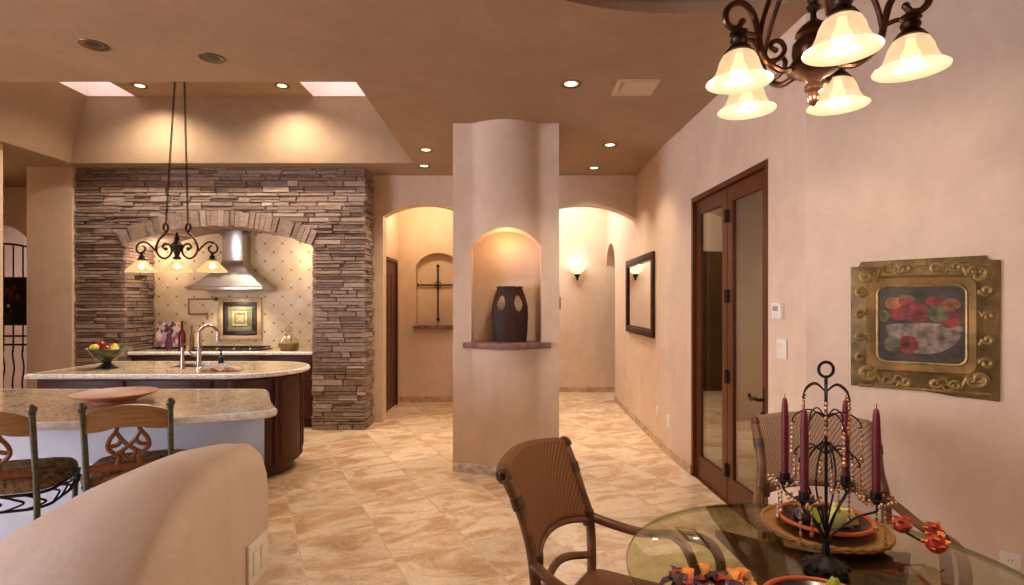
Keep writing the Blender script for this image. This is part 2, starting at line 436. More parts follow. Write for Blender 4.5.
dm.lathe([(DR+.03, H+.055), (DR+.03, H+0.10), (DR-0.03, H+0.15), (1.2, H+0.30), (0.8, H+0.42), (0.4, H+0.48), (0, H+0.50)], (DC[0], DC[1], 0), 64)
struct(dm.build('ceiling_dome', M['ceiling']))
tm = MB()
prof = [(0, H), (0.012, H+0.02), (0.05, H+0.2), (0.14, H+0.40), (0.24, H+0.56), (0.34, H+0.69)]
ins = (1.0, 1.0, 0.6, 0.56)
loops = []
for d, z in prof:
    loops.append([tm.v(p) for p in ((TX0+d*ins[0], TY0+d*ins[2], z), (TX1-d*ins[1], TY0+d*ins[2], z), (TX1-d*ins[1], TY1-d*ins[3], z), (TX0+d*ins[0], TY1-d*ins[3], z))])
for A, B in zip(loops, loops[1:]):
    for k in range(4): tm.face([A[k], A[(k+1) % 4], B[(k+1) % 4], B[k]])
ZT = H+0.69
x0, x1, y0, y1 = TX0+0.34, TX1-0.34, TY0+0.204, TY1-0.19
SK = [(x0+0.01, x0+0.54), (-2.2, x1-0.01)]; SY = (5.05, y1-0.01)
def rect(a, b, c, d): tm.face([tm.v((a, c, ZT)), tm.v((b, c, ZT)), tm.v((b, d, ZT)), tm.v((a, d, ZT))])
rect(x0, x1, y0, SY[0]); rect(x0, x1, SY[1], y1); rect(x0, SK[0][0], *SY); rect(SK[0][1], SK[1][0], *SY); rect(SK[1][1], x1, *SY)
shm = MB()
for a, b in SK:
    lo = [tm.v((p[0], p[1], ZT)) for p in ((a, SY[0]), (b, SY[0]), (b, SY[1]), (a, SY[1]))]
    hi = [tm.v((p[0], p[1], ZT+0.42)) for p in ((a, SY[0]), (b, SY[0]), (b, SY[1]), (a, SY[1]))]
    for k in range(4): shm.face([shm.v(lo[k].co), shm.v(lo[(k+1) % 4].co), shm.v(hi[(k+1) % 4].co), shm.v(hi[k].co)])
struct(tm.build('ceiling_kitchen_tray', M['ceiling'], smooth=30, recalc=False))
struct(shm.build('trim_2', M['shaft'], smooth=0))
for i, (a, b) in enumerate(SK):
    struct(box('window_%d' % (i+1), M['sky_lens'], (a-0.03, b+0.03, SY[0]-0.03, SY[1]+0.03, ZT+0.42, ZT+0.44)))

def arch_z(u, uc, hw, zs, za):
    # segmental/elliptic arch height
    q = max(0.0, 1-((u-uc)/hw)**2); return zs+(za-zs)*math.sqrt(q)
def seg_z(u, uc, hw, zs, za):
    rise = za-zs; R = (hw*hw+rise*rise)/(2*rise)
    return za-R+math.sqrt(max(0, R*R-(u-uc)**2))
def arch_segs(u0, u1, uc, hw, zs, za, zb, zt, n=20, fn=seg_z):
    """strips of a wall from u0 to u1 with one arched opening; zb = sill height (0: to the floor)"""
    S_ = []
    full = [(0, zb), (zb, zs), (zs, zt)] if zb > 0 else [(0, zs), (zs, zt)]
    fl = [(a, b, a, b) for a, b in full]
    a, b = uc-hw, uc+hw
    if u0 < a-1e-6: S_.append((u0, a, fl))
    for k in range(n):
        p, q = a+2*hw*k/n, a+2*hw*(k+1)/n
        iv = [(fn(p, uc, hw, zs, za), zt, fn(q, uc, hw, zs, za), zt)]
        if zb > 0: iv.insert(0, (0, zb, 0, zb))
        S_.append((p, q, iv))
    if u1 > b+1e-6: S_.append((b, u1, fl))
    return S_
# arch wall between room and halls
w = MB()
segs = arch_segs(-1.80, -0.55, -1.085, 0.535, 2.59, 2.737, 0, H, 24)+arch_segs(-0.55, 1.566, 0.89, 0.676, 2.55, 2.735, 0, H, 24)
w.strips(segs, lambda u, z: (u, YA, z), lambda u, z: (u, YA+0.18, z))
struct(w.build('wall_arches', M['plaster'], bevel=0.0))
# left hall
hw_ = MB()
hw_.box(-1.85, -1.70, YA+0.18, 7.36, 0, H); hw_.box(-1.85, -1.70, 8.15, 8.6, 0, H); hw_.box(-1.85, -1.70, 7.36, 8.15, 2.13, H)
struct(hw_.build('wall_passage', M['plaster']))
hb = MB()
hb.strips(arch_segs(-1.85, -0.55, -1.12, 0.335, 2.07, 2.26, 1.16, H, 20), lambda u, z: (u, 8.33, z), lambda u, z: (u, 8.47, z))
hb.box(-1.6, -0.62, 8.471, 8.55, 0.9, 2.5)
struct(hb.build('wall_cross_niche', M['plaster']))
struct(box('wall_partition', M['plaster'], (-0.55, -0.45, YA+0.18, 8.6, 0, 3.9)))
# right hall: taller, skylit
struct(box('wall_hall_side', M['plaster'], (-1.5, -1.4, 8.47, 9.42, 0, 3.9))); struct(box('wall_hall_back', M['plaster'], (-1.4, -.55, 8.56, 8.62, 0, 3.9)))
struct(box('wall_hall_end', M['plaster'], (-1.4, 4.5, 9.27, 9.42, 0, 3.9)))
rc = MB(); rc.box(-0.6, 1.7, 7.0, 9.4, 3.6, 3.66); rc.box(-1.4, -0.6, 8.55, 9.4, 3.6, 3.66); rc.box(-0.6, 1.7, 7.0, 7.08, H, 3.66); rc.box(1.7, 1.76, 7.0, 9.4, H, 3.66)
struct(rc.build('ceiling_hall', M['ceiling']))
# hall / dining side wall with door opening, then angled wall
P0, P1, P2 = (1.577, 8.42), (1.54, 5.52), (1.625, 3.04)
def rpt(Y):
    if Y > P1[1]: s_ = (Y-P1[1])/(P0[1]-P1[1]); return P1[0]+(P0[0]-P1[0])*s_
    s_ = (P1[1]-Y)/(P1[1]-P2[1]); return P1[0]+(P2[0]-P1[0])*s_
DY0, DY1, DZ = 3.46, 4.80, 2.41
w = MB()
def fullz(top=H): return [(0, DZ, 0, DZ), (DZ, top, DZ, top)]
sg = [(P2[1], DY0, fullz()), (DY0, DY1, [(DZ, H, DZ, H)]), (DY1, P1[1], fullz()), (P1[1], 6.92, fullz()), (6.92, P0[1], fullz()+[(H, 3.62, H, 3.62)])]
n = 12
for k in range(n):      # arched side opening beyond
    p, q = 8.42+0.85*k/n, 8.42+0.85*(k+1)/n
    za, zb2 = seg_z(p, 8.845, 0.425, 2.12, 2.46), seg_z(q, 8.845, 0.425, 2.12, 2.46)
    sg.append((p, q, [(za, 3.62, zb2, 3.62)]))
w.strips(sg, lambda u, z: (rpt(u), u, z), lambda u, z: (rpt(u)+0.16, u, z))
struct(w.build('wall_right', M['plaster']))
wr = MB(); d = Vector((0.811, -0.585))
e = Vector(P2)+d*2.6; nrm = Vector((0.585, 0.811))
wr.prism([tuple(P2), tuple(e), tuple(e+nrm*0.16), (P2[0]+0.16, P2[1]+0.05)], 0, H)
struct(wr.build('wall_dining', M['plaster']))
wq = MB(); wq.box(3.73, 3.9, -3.5, 1.52, 0, H); wq.box(-5.32, 3.9, -3.6, -3.45, 0, H)
struct(wq.build('wall_rear', M['plaster']))
# room beyond the glass doors
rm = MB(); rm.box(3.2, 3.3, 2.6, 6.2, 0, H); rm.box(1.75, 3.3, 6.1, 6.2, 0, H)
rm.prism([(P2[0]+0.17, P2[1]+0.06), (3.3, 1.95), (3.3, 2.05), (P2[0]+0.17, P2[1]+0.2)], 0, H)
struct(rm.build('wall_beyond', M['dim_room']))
# side chamber past the hall arch
struct(box('wall_chamber', M['plaster'], (3.0, 3.1, 6.2, 9.3, 0, H)))
# left wall, passage to the gate
lw = MB(); lw.box(-5.32, -5.15, 2.6, 5.565, 0, H); lw.box(-5.32, -5.15, -3.5, -1.2, 0, H); lw.box(-5.70, -5.17, 6.46, 6.62, 0, H)
lw.box(-9.5, -9.4, 3.0, 11, 0, H); lw.box(-9.5, -5.32, 4.2, 4.3, 0, H)
struct(lw.build('wall_left', M['plaster'], bevel=0.0))
gw = MB(); gw.strips(arch_segs(-9.4, -5.6, -7.08, 0.42, 2.33, 2.58, 0, H, 20), lambda u, z: (u, 7.6, z), lambda u, z: (u, 7.78, z))
gw.box(-5.72, -5.6, 6.62, 7.6, 0, H)
struct(gw.build('wall_gate', M['plaster']))
struct(box('wall_foyer', M['plaster'], (-9.5, -5.6, 9.4, 9.5, 0, H)))
struct(box('wall_kitchen_end', M['plaster'], (-5.6, -1.8, 7.2, 7.3, 0, H)))
struct(box('wall_foyer_side', M['plaster'], (-5.7, -5.6, 7.78, 9.5, 0, H)))

# baseboards
def bb(name, a, b, nrm_, mat=M['base_tile'], h=0.085, th=0.014):
    a, b, nn = Vector(a), Vector(b), Vector(nrm_).normalized()*th
    m = MB(); L = (b-a).length; k = max(1, int(L/0.32)); dv = (b-a)/k
    for i in range(k):
        p, q = a+dv*(i+0.006), a+dv*(i+0.994)
        m.prism([tuple(p), tuple(q), tuple(q+nn), tuple(p+nn)], 0, h)
    return struct(m.build(name, mat))
bb('baseboard_right', (rpt(DY1), DY1), P1, (-1, 0)); bb('baseboard_hall', P1, P0, (-1, 0))
bb('baseboard_hall_end', (-0.12, 9.27), (1.9, 9.27), (0, -1)); bb('baseboard_dining', P2, e, (-0.585, -0.811))
bb('baseboard_niche', (-1.7, 8.33), (-0.56, 8.33), (0, -1)); bb('baseboard_door', (P2[0], P2[1]), (rpt(DY0), DY0), (-1, 0))

# ------------------------------------------------------------------ column with curved niche
CX0, CX1, CYF, CYB = -0.527, 0.42, 4.90, 5.45
BC, BH = -0.05, 0.285           # bulge centre / half chord
def colY(u):
    q = abs(u-BC)
    if q >= BH+0.05: return CYF
    if q >= BH-0.05:            # soft shoulder
        t_ = (BH+0.05-q)/0.10; return CYF-0.045*t_*t_
    R = 0.44; y = math.sqrt(max(0, R*R-q*q))-math.sqrt(R*R-(BH-0.05)**2)
    return CYF-0.045-y
NC, NH, NZ, NS, NA = -0.05, 0.312, 1.10, 2.0, 2.16
us = [CX0, -0.47]
m = 28
us = [CX0, CX0+0.09] + [NC-NH+2*NH*k/m for k in range(m+1)] + [CX1-0.09, CX1]
us = sorted(set(round(u, 5) for u in us))
segs = []
def nch(u): return arch_z(u, NC, NH, NS, NA)
for p, q in zip(us, us[1:]):
    mid = (p+q)/2
    if abs(mid-NC) < NH:
        segs.append((p, q, [(0, NZ, 0, NZ), (seg_z(p, NC, NH, NS, NA), H, seg_z(q, NC, NH, NS, NA), H)]))
    else: segs.append((p, q, [(0, NZ, 0, NZ), (NZ, NS, NZ, NS), (NS, H, NS, H)]))
cl = MB(); cl.strips(segs, lambda u, z: (u, colY(u), z), lambda u, z: (u, 5.16, z))
cl.box(CX0, CX1, 5.16, CYB, 0, H)
struct(cl.build('column', M['plaster'], smooth=32))
bs = MB()
for p, q in zip(us, us[1:]):
    bs.prism([(p, colY(p)-0.012), (q, colY(q)-0.012), (q, colY(q)), (p, colY(p))], 0, 0.07)
struct(bs.build('baseboard_column', M['pebble']))
# flagstone ledge
lg = MB(); random.seed(3)
front = []
for k in range(17):
    u = -0.43+0.775*k/16; front.append((u+random.uniform(-.008, .008), min(colY(u)-0.03, 4.85)-0.055*math.cos((u-BC)/0.42*PI/2)+random.uniform(-.008, .008)))
lg.prism(front+[(0.345, 4.90), (0.25, 4.898), (0.25, 5.15), (-0.35, 5.15), (-0.35, 4.898), (-0.43, 4.90)], 1.101, 1.15)
tag(lg.build('stone_ledge', M['flag'], bevel=0.006), 'rough reddish flagstone ledge across the rounded column below its lit niche', 'ledge')
# carved vessel in the niche
vs = thing('carved_vessel', 'dark brown carved vessel with two oval loop handles in the column niche', 'vase', (-0.02, 4.98, 1.151))
m = MB()
def vw(z):   # half-width over height
    pts = [(0, .150), (.10, .160), (.25, .165), (.33, .160), (.42, .135), (.50, .105)]
    for (a, p), (b, q) in zip(pts, pts[1:]):
        if a <= z <= b: return p+(q-p)*(z-a)/(b-a)
    return .105
ub = [-1, -.78, -.62, -.46, -.30, -.12, .12, .30, .46, .62, .78, 1]
nu, nz = 44, 50
segs = []
for i in range(nu):
    u0, u1 = -1+2*i/nu, -1+2*(i+1)/nu; iv = []
    for k in range(nz):
        z0, z1 = .50*k/nz, .50*(k+1)/nz
        um, zm = (u0+u1)/2, (z0+z1)/2
        if ((abs(um)-.50)/.22)**2+((zm-.345)/.072)**2 < 1: continue
        if k == nz-1 and abs(um) < .75 and abs(um) > .55: continue
        iv.append((z0, z1, z0, z1))
    segs.append((u0, u1, iv))
def vdep(u, z): return (.105-.03*max(0, (z-.28)/.22))*math.sqrt(max(.03, 1-.9*u*u))
m.strips(segs, lambda u, z: (u*vw(z), -vdep(u, z), z), lambda u, z: (u*vw(z), vdep(u, z), z))
m.build('body', M['vase'], vs, smooth=50)
m = MB(); m.lathe([(.118, .0), (.122, .006), (.116, .012)], (0, 0, .485), 24, 1.0, .6); m.build('lip', M['vase'], vs)
# ------------------------------------------------------------------ stone wall
SX0, SX1, SYF, SYB = -5.165, -1.735, 6.5, 7.05
AC, AH, AS, AA = -3.47, 1.105, 2.174, 2.41
core = MB()
core.strips(arch_segs(SX0+0.03, SX1-0.03, AC, AH+0.02, AS, AA+0.03, 0, H, 30), lambda u, z: (u, SYF+0.03, z), lambda u, z: (u, SYB, z))
st_core = struct(core.build('wall_stone_core', M['mortar']))
random.seed(11)
sm = MB(); tones = []
PAL = [(162, 142, 133), (142, 124, 118), (184, 166, 157), (124, 106, 99), (152, 130, 119), (198, 182, 174), (134, 119, 117), (166, 140, 121), (112, 95, 89)]
def stone_block(p0, eu, ew, L, hgt, z, dep, tone, lean=0):
    """block on a face: p0 base point, eu along, ew outward"""
    j = lambda: random.uniform(-.004, .004)
    n0 = len(sm.bm.faces)
    o1 = random.uniform(0.006, 0.040)+dep
    a, b = 0.003, L-0.003
    z0, z1 = z+0.002, z+hgt-0.002
    pts = []
    for (u, zz) in ((a, z0), (b, z0), (b, z1), (a, z1)):
        pts.append(sm.v(Vector(p0)+Vector(eu)*u+Vector((0, 0, zz))-Vector(ew)*0.02))
    fr = []
    for (u, zz) in ((a+.004, z0+.003), (b-.004, z0+.003), (b-.004, z1-.003), (a+.004, z1-.003)):
        fr.append(sm.v(Vector(p0)+Vector(eu)*(u+j())+Vector((0, 0, zz+j()*.6))+Vector(ew)*(o1+j())))
    fs = [sm.face(fr)]
    for i in range(4): fs.append(sm.face([pts[i], pts[(i+1) % 4], fr[(i+1) % 4], fr[i]]))
    for f_ in fs: tones.append((f_, tone))
def tone():
    c = random.choice(PAL); k = random.uniform(.82, 1.12); return tuple(lin(min(255, x*k)) for x in c)+(1,)
VR = 0.17    # voussoir height
def outer(z):  # half-width of the ring's outer edge at height z, None when above
    if z <= AS-0.005: return AH
    if z <= AS+0.155: return AH+(z-AS)*.44+.004
    rise = AA-AS; R = (AH*AH+rise*rise)/(2*rise); zc = AA-R; Ro = R+VR-.012
    if z >= zc+Ro: return None
    return min(math.sqrt(Ro*Ro-(z-zc)**2), AH+0.075)
def course(x0, x1, p, eu, ew, z, hgt):
    x = x0
    while x < x1-0.01:
        L = random.uniform(.10, .42)
        if x1-x-L < 0.08: L = x1-x
        if hgt > 0.05 and random.random() < .35:
            h1 = hgt*random.uniform(.4, .6); stone_block(Vector(p)+Vector(eu)*x, eu, ew, L, h1, z, 0, tone()); stone_block(Vector(p)+Vector(eu)*x, eu, ew, L, hgt-h1, z+h1, 0, tone())
        else: stone_block(Vector(p)+Vector(eu)*x, eu, ew, L, hgt, z, 0, tone())
        x += L
z = 0.0
while z < H-0.005:
    hgt = random.choice([.032, .04, .048, .058, .07])
    if H-z-hgt < .025: hgt = H-z
    o = outer(z+hgt/2)
    fy = SYF+0.02
    if o is None: course(SX0, SX1, (0, fy, 0), (1, 0, 0), (0, -1, 0), z, hgt)
    else:
        course(SX0, AC-o, (0, fy, 0), (1, 0, 0), (0, -1, 0), z, hgt); course(AC+o, SX1, (0, fy, 0), (1, 0, 0), (0, -1, 0), z, hgt)
    # end face and inner jambs
    course(0, YA-SYF-0.01, (SX1-0.02, SYF, 0), (0, 1, 0), (1, 0, 0), z, hgt)
    if z < AS:
        course(0, SYB-SYF, (AC-AH-0.03, SYF, 0), (0, 1, 0), (1, 0, 0), z, hgt)
        course(0, SYB-SYF, (AC+AH+0.03, SYF, 0), (0, 1, 0), (-1, 0, 0), z, hgt)
    z += hgt
# voussoirs
rise = AA-AS; R = (AH*AH+rise*rise)/(2*rise); zc = AA-R; tmax = math.asin(AH/R)
a = -tmax
while a < tmax-0.001:
    da = random.uniform(.05, .105)/R
    if tmax-a-da < .03/R: da = tmax-a
    c = tone(); ri, ro = R+random.uniform(-.012, .006), R+VR+random.uniform(-.004, .022)
    yf = SYF-0.035+random.uniform(-.02, .015)
    poly = []
    for (an, rr) in ((a+.0015, ri), (a+da-.0015, ri), (a+da-.0015, ro), (a+.0015, ro)): poly.append((AC+rr*math.sin(an), zc+rr*math.cos(an)))
    fr = [sm.v((p, yf, q)) for p, q in poly]; bk = [sm.v((p, SYB-0.005, q)) for p, q in poly]
    tones.append((sm.face(fr), c))
    for i in range(4): tones.append((sm.face([fr[i], fr[(i+1) % 4], bk[(i+1) % 4], bk[i]]), c))
    a += da
lay = sm.bm.loops.layers.float_color.new('tone')
for f_, c in tones:
    if f_:
        for lp in f_.loops: lp[lay] = c
so = sm.build('wall_stone', M['stone'], smooth=0); struct(so)
# tiled back wall of the cooking alcove
struct(box('wall_backsplash', M['backsplash'], (AC-AH-0.05, AC+AH+0.05, SYB, SYB+0.06, 0, 2.6)))

# ------------------------------------------------------------------ cabinets and worktops
def panel_front(mb, x0, x1, z0, z1, y, out=-1):
    """raised panel front facing -y"""
    mb.box(x0, x1, y, y-0.02, z0, z1)
def cabinet(name, label, x0, x1, yf, yb, drawer=True, group=None, doors=2, z1=0.88):
    t_ = thing(name, label, 'cabinet', ((x0+x1)/2, (yf+yb)/2, 0), 0, group)
    cx, cy = (x0+x1)/2, (yf+yb)/2
    m_ = MB(); m_.box(x0-cx, x1-cx, yf-cy, yb-cy, 0.1, z1); m_.box(x0-cx, x1-cx, yf-cy+0.06, yb-cy, 0.002, 0.1); m_.build('body', M['cab'], t_)
    def front(nm, a, b, c, d_):
        q = MB(); q.box(a, b, yf-cy-0.02, yf-cy-0.001, c, d_); o_ = q.build(nm, M['cab'] if nm == 'door' else M['cab_h'], t_, bevel=0.003)
        q = MB(); s_ = 0.055 if d_-c > 0.25 else 0.035
        A = [(a+s_, c+s_), (b-s_, c+s_), (b-s_, d_-s_), (a+s_, d_-s_)]; B = [(a+s_+.02, c+s_+.02), (b-s_-.02, c+s_+.02), (b-s_-.02, d_-s_-.02), (a+s_+.02, d_-s_-.02)]
        va = [q.v((p, yf-cy-0.0202, r)) for p, r in A]; vb = [q.v((p, yf-cy-0.028, r)) for p, r in B]
        q.face(vb)
        for i in range(4): q.face([va[i], va[(i+1) % 4], vb[(i+1) % 4], vb[i]])
        q.face(va[::-1]); q.build('raised_panel', M['cab_h'], o_)
        return o_
    zd = z1-0.02
    if drawer:
        front('drawer', x0-cx+.012, x1-cx-.012, zd-0.16, zd); zd -= 0.175
    wd = (x1-x0-.024)/doors
    for i in range(doors): front('door', x0-cx+.012+wd*i+.002, x0-cx+.012+wd*(i+1)-.002, 0.12, zd)
    return t_
IY0, IY1 = 4.52, 5.42
cabinet('island_cabinet', 'cherry island cabinet below the footed fruit bowl', -3.90, -3.17, IY0, IY1)
cabinet('island_cabinet', 'cherry island cabinet below the gooseneck tap', -3.17, -2.45, IY0, IY1)
# curved end cabinet
ce = thing('curved_island_cabinet', 'cherry cabinet curving around the rounded island end', 'cabinet', (-2.42, 4.97, 0))
def arcpoly(r, n=24, x=-0.03, ext=0.45):
    return [(x, -ext)]+[(0.03+r*math.sin(PI*k/n), -r*math.cos(PI*k/n)) for k in range(n+1)]+[(x, ext)]
m = MB(); m.prism(arcpoly(.45), .1, .88); m.prism(arcpoly(.39, ext=.39), .002, .1); m.build('body', M['cab'], ce)
for k, (a0, a1) in enumerate(((8, 48), (52, 92), (96, 136), (140, 172))):
    for nm, r0, r1, s_, zz in (('door', .451, .468, 0, (.12, .86)), ('raised_panel', .4685, .476, 6, (.19, .79))):
        q = MB(); aa, ab = math.radians(a0+s_), math.radians(a1-s_)
        poly = [(.03+r0*math.sin(aa+(ab-aa)*i/6), -r0*math.cos(aa+(ab-aa)*i/6)) for i in range(7)]
        poly += [(.03+r1*math.sin(ab-(ab-aa)*i/6), -r1*math.cos(ab-(ab-aa)*i/6)) for i in range(7)]
        q.prism(poly, *zz)
        if nm == 'door': dr = q.build(nm, M['cab'], ce, bevel=0.003)
        else: q.build(nm, M['cab'], dr, bevel=0.003)
# island worktop with sink cut-out
wt = thing('island_worktop', 'long granite island worktop with a rounded end and sink', 'worktop', (-3.0, 4.98, 0.88))
m = MB()
ZC0, ZC1 = 0.001, 0.04
SXa, SXb, SYa, SYb = -0.12, 0.42, -0.02, 0.32       # sink hole, local
L0 = -0.95
m.box(L0, SXa, -.50, .50, ZC0, ZC1); m.box(SXa, SXb, -.50, SYa, ZC0, ZC1); m.box(SXa, SXb, SYb, .50, ZC0, ZC1)
m.prism([(SXb, -.5)]+[(0.62+.50*math.sin(PI*k/28), -.50*math.cos(PI*k/28)) for k in range(29)]+[(SXb, .5)], ZC0, ZC1)
bmesh.ops.remove_doubles(m.bm, verts=m.bm.verts, dist=1e-5)
m.build('slab', M['granite'], wt)
m = MB()
m.tube([(L0, .5, .02), (L0, -.5, .02)]+[(0.62+.50*math.sin(PI*k/28), -.50*math.cos(PI*k/28), .02) for k in range(29)]+[(L0, .5, .02)], .021, 8, smooth=0)
m.build('chiselled_edge', M['granite_edge'], wt)
m = MB(); m.box(SXa, SXa+.008, SYa, SYb, -.18, .036); m.box(SXb-.008, SXb, SYa, SYb, -.18, .036); m.box(SXa, SXb, SYa, SYa+.008, -.18, .036); m.box(SXa, SXb, SYb-.008, SYb, -.18, .036); m.box(SXa, SXb, SYa, SYb, -.19, -.18)
m.build('sink', M['steel'], wt)
# breakfast bar
bar = [(-1.287, 2.98), (-1.5, 2.885), (-1.73, 2.80), (-2.0, 2.725), (-2.3, 2.68), (-2.7, 2.66), (-3.3, 2.70), (-4.3, 2.8), (-4.3, 3.71), (-1.665, 3.71)]
def roundc(poly, idx, r=0.05):
    out = []
    for i, p in enumerate(poly):
        if i in idx:
            p = Vector(p); a = (Vector(poly[i-1])-p).normalized(); b = (Vector(poly[(i+1) % len(poly)])-p).normalized()
            for k in range(5):
                t_ = k/4; q = (p+a*r)*(1-t_)**2+p*2*t_*(1-t_)+(p+b*r)*t_*t_; out.append(tuple(q))
        else: out.append(p)
    return out
bar = roundc(bar, (0, 9), 0.07)
bw = thing('bar_worktop', 'broad granite breakfast bar worktop behind the two stools', 'worktop', (-2.8, 3.2, .88))
m = MB(); m.prism([(a+2.8, b-3.2) for a, b in bar], .001, .04); m.build('slab', M['granite'], bw)
m = MB(); m.tube([(a+2.8, b-3.2, .02) for a, b in bar], .021, 8, closed=True, smooth=0); m.build('chiselled_edge', M['granite_edge'], bw)
m = MB(); m.prism([(-1.486, 3.3), (-1.655, 3.64), (-4.2, 3.64), (-4.2, 3.22), (-2.4, 3.22)], 0.0, .879)
struct(m.build('wall_bar_base', M['white_wall']))
# alcove run: cabinets, worktop
cx = [AC-AH+.01, AC-.46, AC+.46, AC+AH-.01]
lab = ['cherry base cabinet under the bottles in the stone alcove', 'cherry base cabinet under the cooktop in the stone alcove', 'cherry base cabinet under the glass jar in the stone alcove']
for i in range(3): cabinet('alcove_cabinet', lab[i], cx[i], cx[i+1], 6.60, 7.04, doors=2 if i == 1 else 1)
aw = thing('alcove_worktop', 'pale granite worktop inside the stone cooking alcove', 'worktop', (AC, 6.8, .88))
m = MB(); m.box(-AH+.008, AH-.008, -.25, .245, .001, .04); m.build('slab', M['granite'], aw)
m = MB(); m.tube([(-AH+.008, -.25, .02), (AH-.008, -.25, .02)], .021, 8, smooth=0); m.build('chiselled_edge', M['granite_edge'], aw)
# cooktop
ck = thing('cooktop', 'black gas cooktop set under the steel hood', 'cooktop', (-3.47, 6.82, .921))
m = MB(); m.box(-.43, .43, -.17, .17, 0, .012); m.build('tray', M['black'], ck, bevel=.004)
for i in range(3):
    m = MB(); xx = -.29+.29*i
    for q in (-.11, 0, .11): m.tube([(xx-.13, q, .035), (xx+.13, q, .035)], .007, 6, smooth=0)
    for q in (-.12, 0, .12): m.tube([(xx+q, -.14, .035), (xx+q, .14, .035)], .007, 6, smooth=0)
    for q in (-.12, .12):
        for r_ in (-.11, .11): m.tube([(xx+q, r_, .010), (xx+q, r_, .035)], .006, 6, smooth=0)
    m.build('grate', M['iron'], ck)
for i in range(4):
    m = MB(); m.lathe([(.018, .012), (.018, .03), (.010, .035), (0, .035)], (-.3+.2*i, -.155, 0), 12); m.build('knob', M['steel'], ck)
# hood
hd = thing('range_hood', 'flared stainless steel chimney range hood in the stone alcove', 'range hood', (-3.47, 7.04, 1.657))
m = MB(); m.box(-.455, .455, -.40, 0, 0, .05); m.build('rim', M['steel'], hd, bevel=.004)
m = MB()
lo = [(-.45, -.395), (.45, -.395), (.45, 0), (-.45, 0)]; hi = [(-.125, -.22), (.125, -.22), (.125, 0), (-.125, 0)]
prev = None
for k in range(13):
    t_ = k/12; s_ = 1-(1-t_)**1.55
    ring = [m.v((lo[i][0]+(hi[i][0]-lo[i][0])*s_, lo[i][1]+(hi[i][1]-lo[i][1])*s_, .05+.32*t_)) for i in range(4)]
    if prev:
        for i in range(4): m.face([prev[i], prev[(i+1) % 4], ring[(i+1) % 4], ring[i]])
    prev = ring
m.build('canopy', M['steel'], hd, smooth=30)
m = MB(); m.box(-.125, .125, -.22, 0, .37, .95); m.build('chimney', M['steel'], hd, bevel=.003)
# framed tile medallion
md = thing('tile_medallion', 'framed square tile medallion on the backsplash behind the cooktop', 'wall tile', (-3.47, 7.05, 1.30))
def p2(x, Y=7.05): return (x-512)*Y/F
mx = (p2(240.5)); md.location = (mx, 7.049, 1.5-(318.5-303)*7.05/F)
def frame(mb, hw1, hh1, hw0, hh0, y0, y1):
    mb.box(-hw1, hw1, y0, y1, hh0, hh1); mb.box(-hw1, hw1, y0, y1, -hh1, -hh0); mb.box(-hw1, -hw0, y0, y1, -hh0, hh0); mb.box(hw0, hw1, y0, y1, -hh0, hh0)
for nm, mat, a, b, th in (('stone_border', 'tile_frame', .275, .22, .018), ('dark_border', 'dark_frame', .21, .16, .022), ('sage_field', 'med_green', .158, .095, .012), ('gold_border', 'med_gold', .095, .07, .018), ('inner_field', 'med_green', .07, .045, .014)):
    m = MB(); frame(m, a, a, b, b, -th, 0); m.build(nm, M[mat], md, bevel=.002)
m = MB(); m.box(-.045, .045, -.016, 0, -.045, .045); m.lathe([(0.03, -.022), (.03, -.016)], (0, 0, 0), 16, axis='y'); m.build('rosette', M['med_gold'], md)
m = MB(); m.box(-.21, .21, -.006, 0, -.21, .21); m.build('backing', M['tile_frame'], md)
# pot filler
pf = thing('pot_filler', 'folded brushed nickel pot filler tap on the backsplash', 'tap', (-3.70, 7.05, 1.5-(303-303)*7.05/F))
a0 = px(213, 299, 6.98); pf.location = (a0.x, 7.05, a0.z)
m = MB(); m.lathe([(.03, -.012), (.03, 0)], (0, 0, 0), 16, axis='y'); m.lathe([(0, -.012), (.03, -.012)], (0, 0, 0), 16, axis='y'); m.tube([(0, 0, 0), (0, -.07, 0)], .013, 8, smooth=0); m.build('flange', M['nickel'], pf)
m = MB(); m.tube([(0, -.07, 0), (-.28, -.08, 0), (-.30, -.08, -.02), (-.30, -.08, -.17), (-.28, -.08, -.19), (-.06, -.09, -.19)], .010, 8, smooth=2); m.build('folding_arm', M['nickel'], pf)
m = MB(); m.tube([(-.06, -.09, -.17), (-.06, -.09, -.26)], .012, 8, smooth=0); m.build('spout', M['nickel'], pf)

# ------------------------------------------------------------------ kitchen small things
def bottle(name, label, loc, h, r, mat, cap):
    t_ = thing(name, label, 'bottle', loc)
    m_ = MB(); m_.lathe([(0, 0), (r, 0), (r, h*.5), (r*.85, h*.6), (r*.4, h*.72), (r*.32, h*.92), (r*.38, h*.93), (r*.38, h*.955), (0, h*.955)], (0, 0, 0), 16); m_.build('body', mat, t_)
    m_ = MB(); m_.lathe([(r*.34, h*.956), (r*.34, h), (0, h)], (0, 0, 0), 12); m_.build('stopper', cap, t_)
    return t_
bottle('oil_bottle', 'tall bottle of red infused oil on the alcove worktop', (p2(183.5, 6.75), 6.72, .921), .36, .042, M['red_glass'], M['bronze'])
bottle('oil_bottle', 'slim brown oil bottle beside the taller red one', (p2(192.5, 6.75), 6.74, .921), .30, .028, M['olive_glass'], M['black'])
bottle('oil_bottle', 'slim pale vinegar bottle behind the gooseneck tap', (-3.935, 6.93, .921), .30, .026, M['dry_beans'], M['bronze'])
tr = thing('floral_board', 'flower-painted ceramic board leaning at the dark end of alcove worktop', 'tile board', (p2(163, 6.85), 6.92, .930)); tr.rotation_euler = (math.radians(-10), 0, 0)
m = MB(); m.box(-.15, .15, -.008, .008, 0, .34); m.build('board', M['tray_art'], tr, bevel=.006)
m = MB(); m.box(-.165, .165, -.03, .03, -.003, .012); m.build('stand', M['iron'], tr)
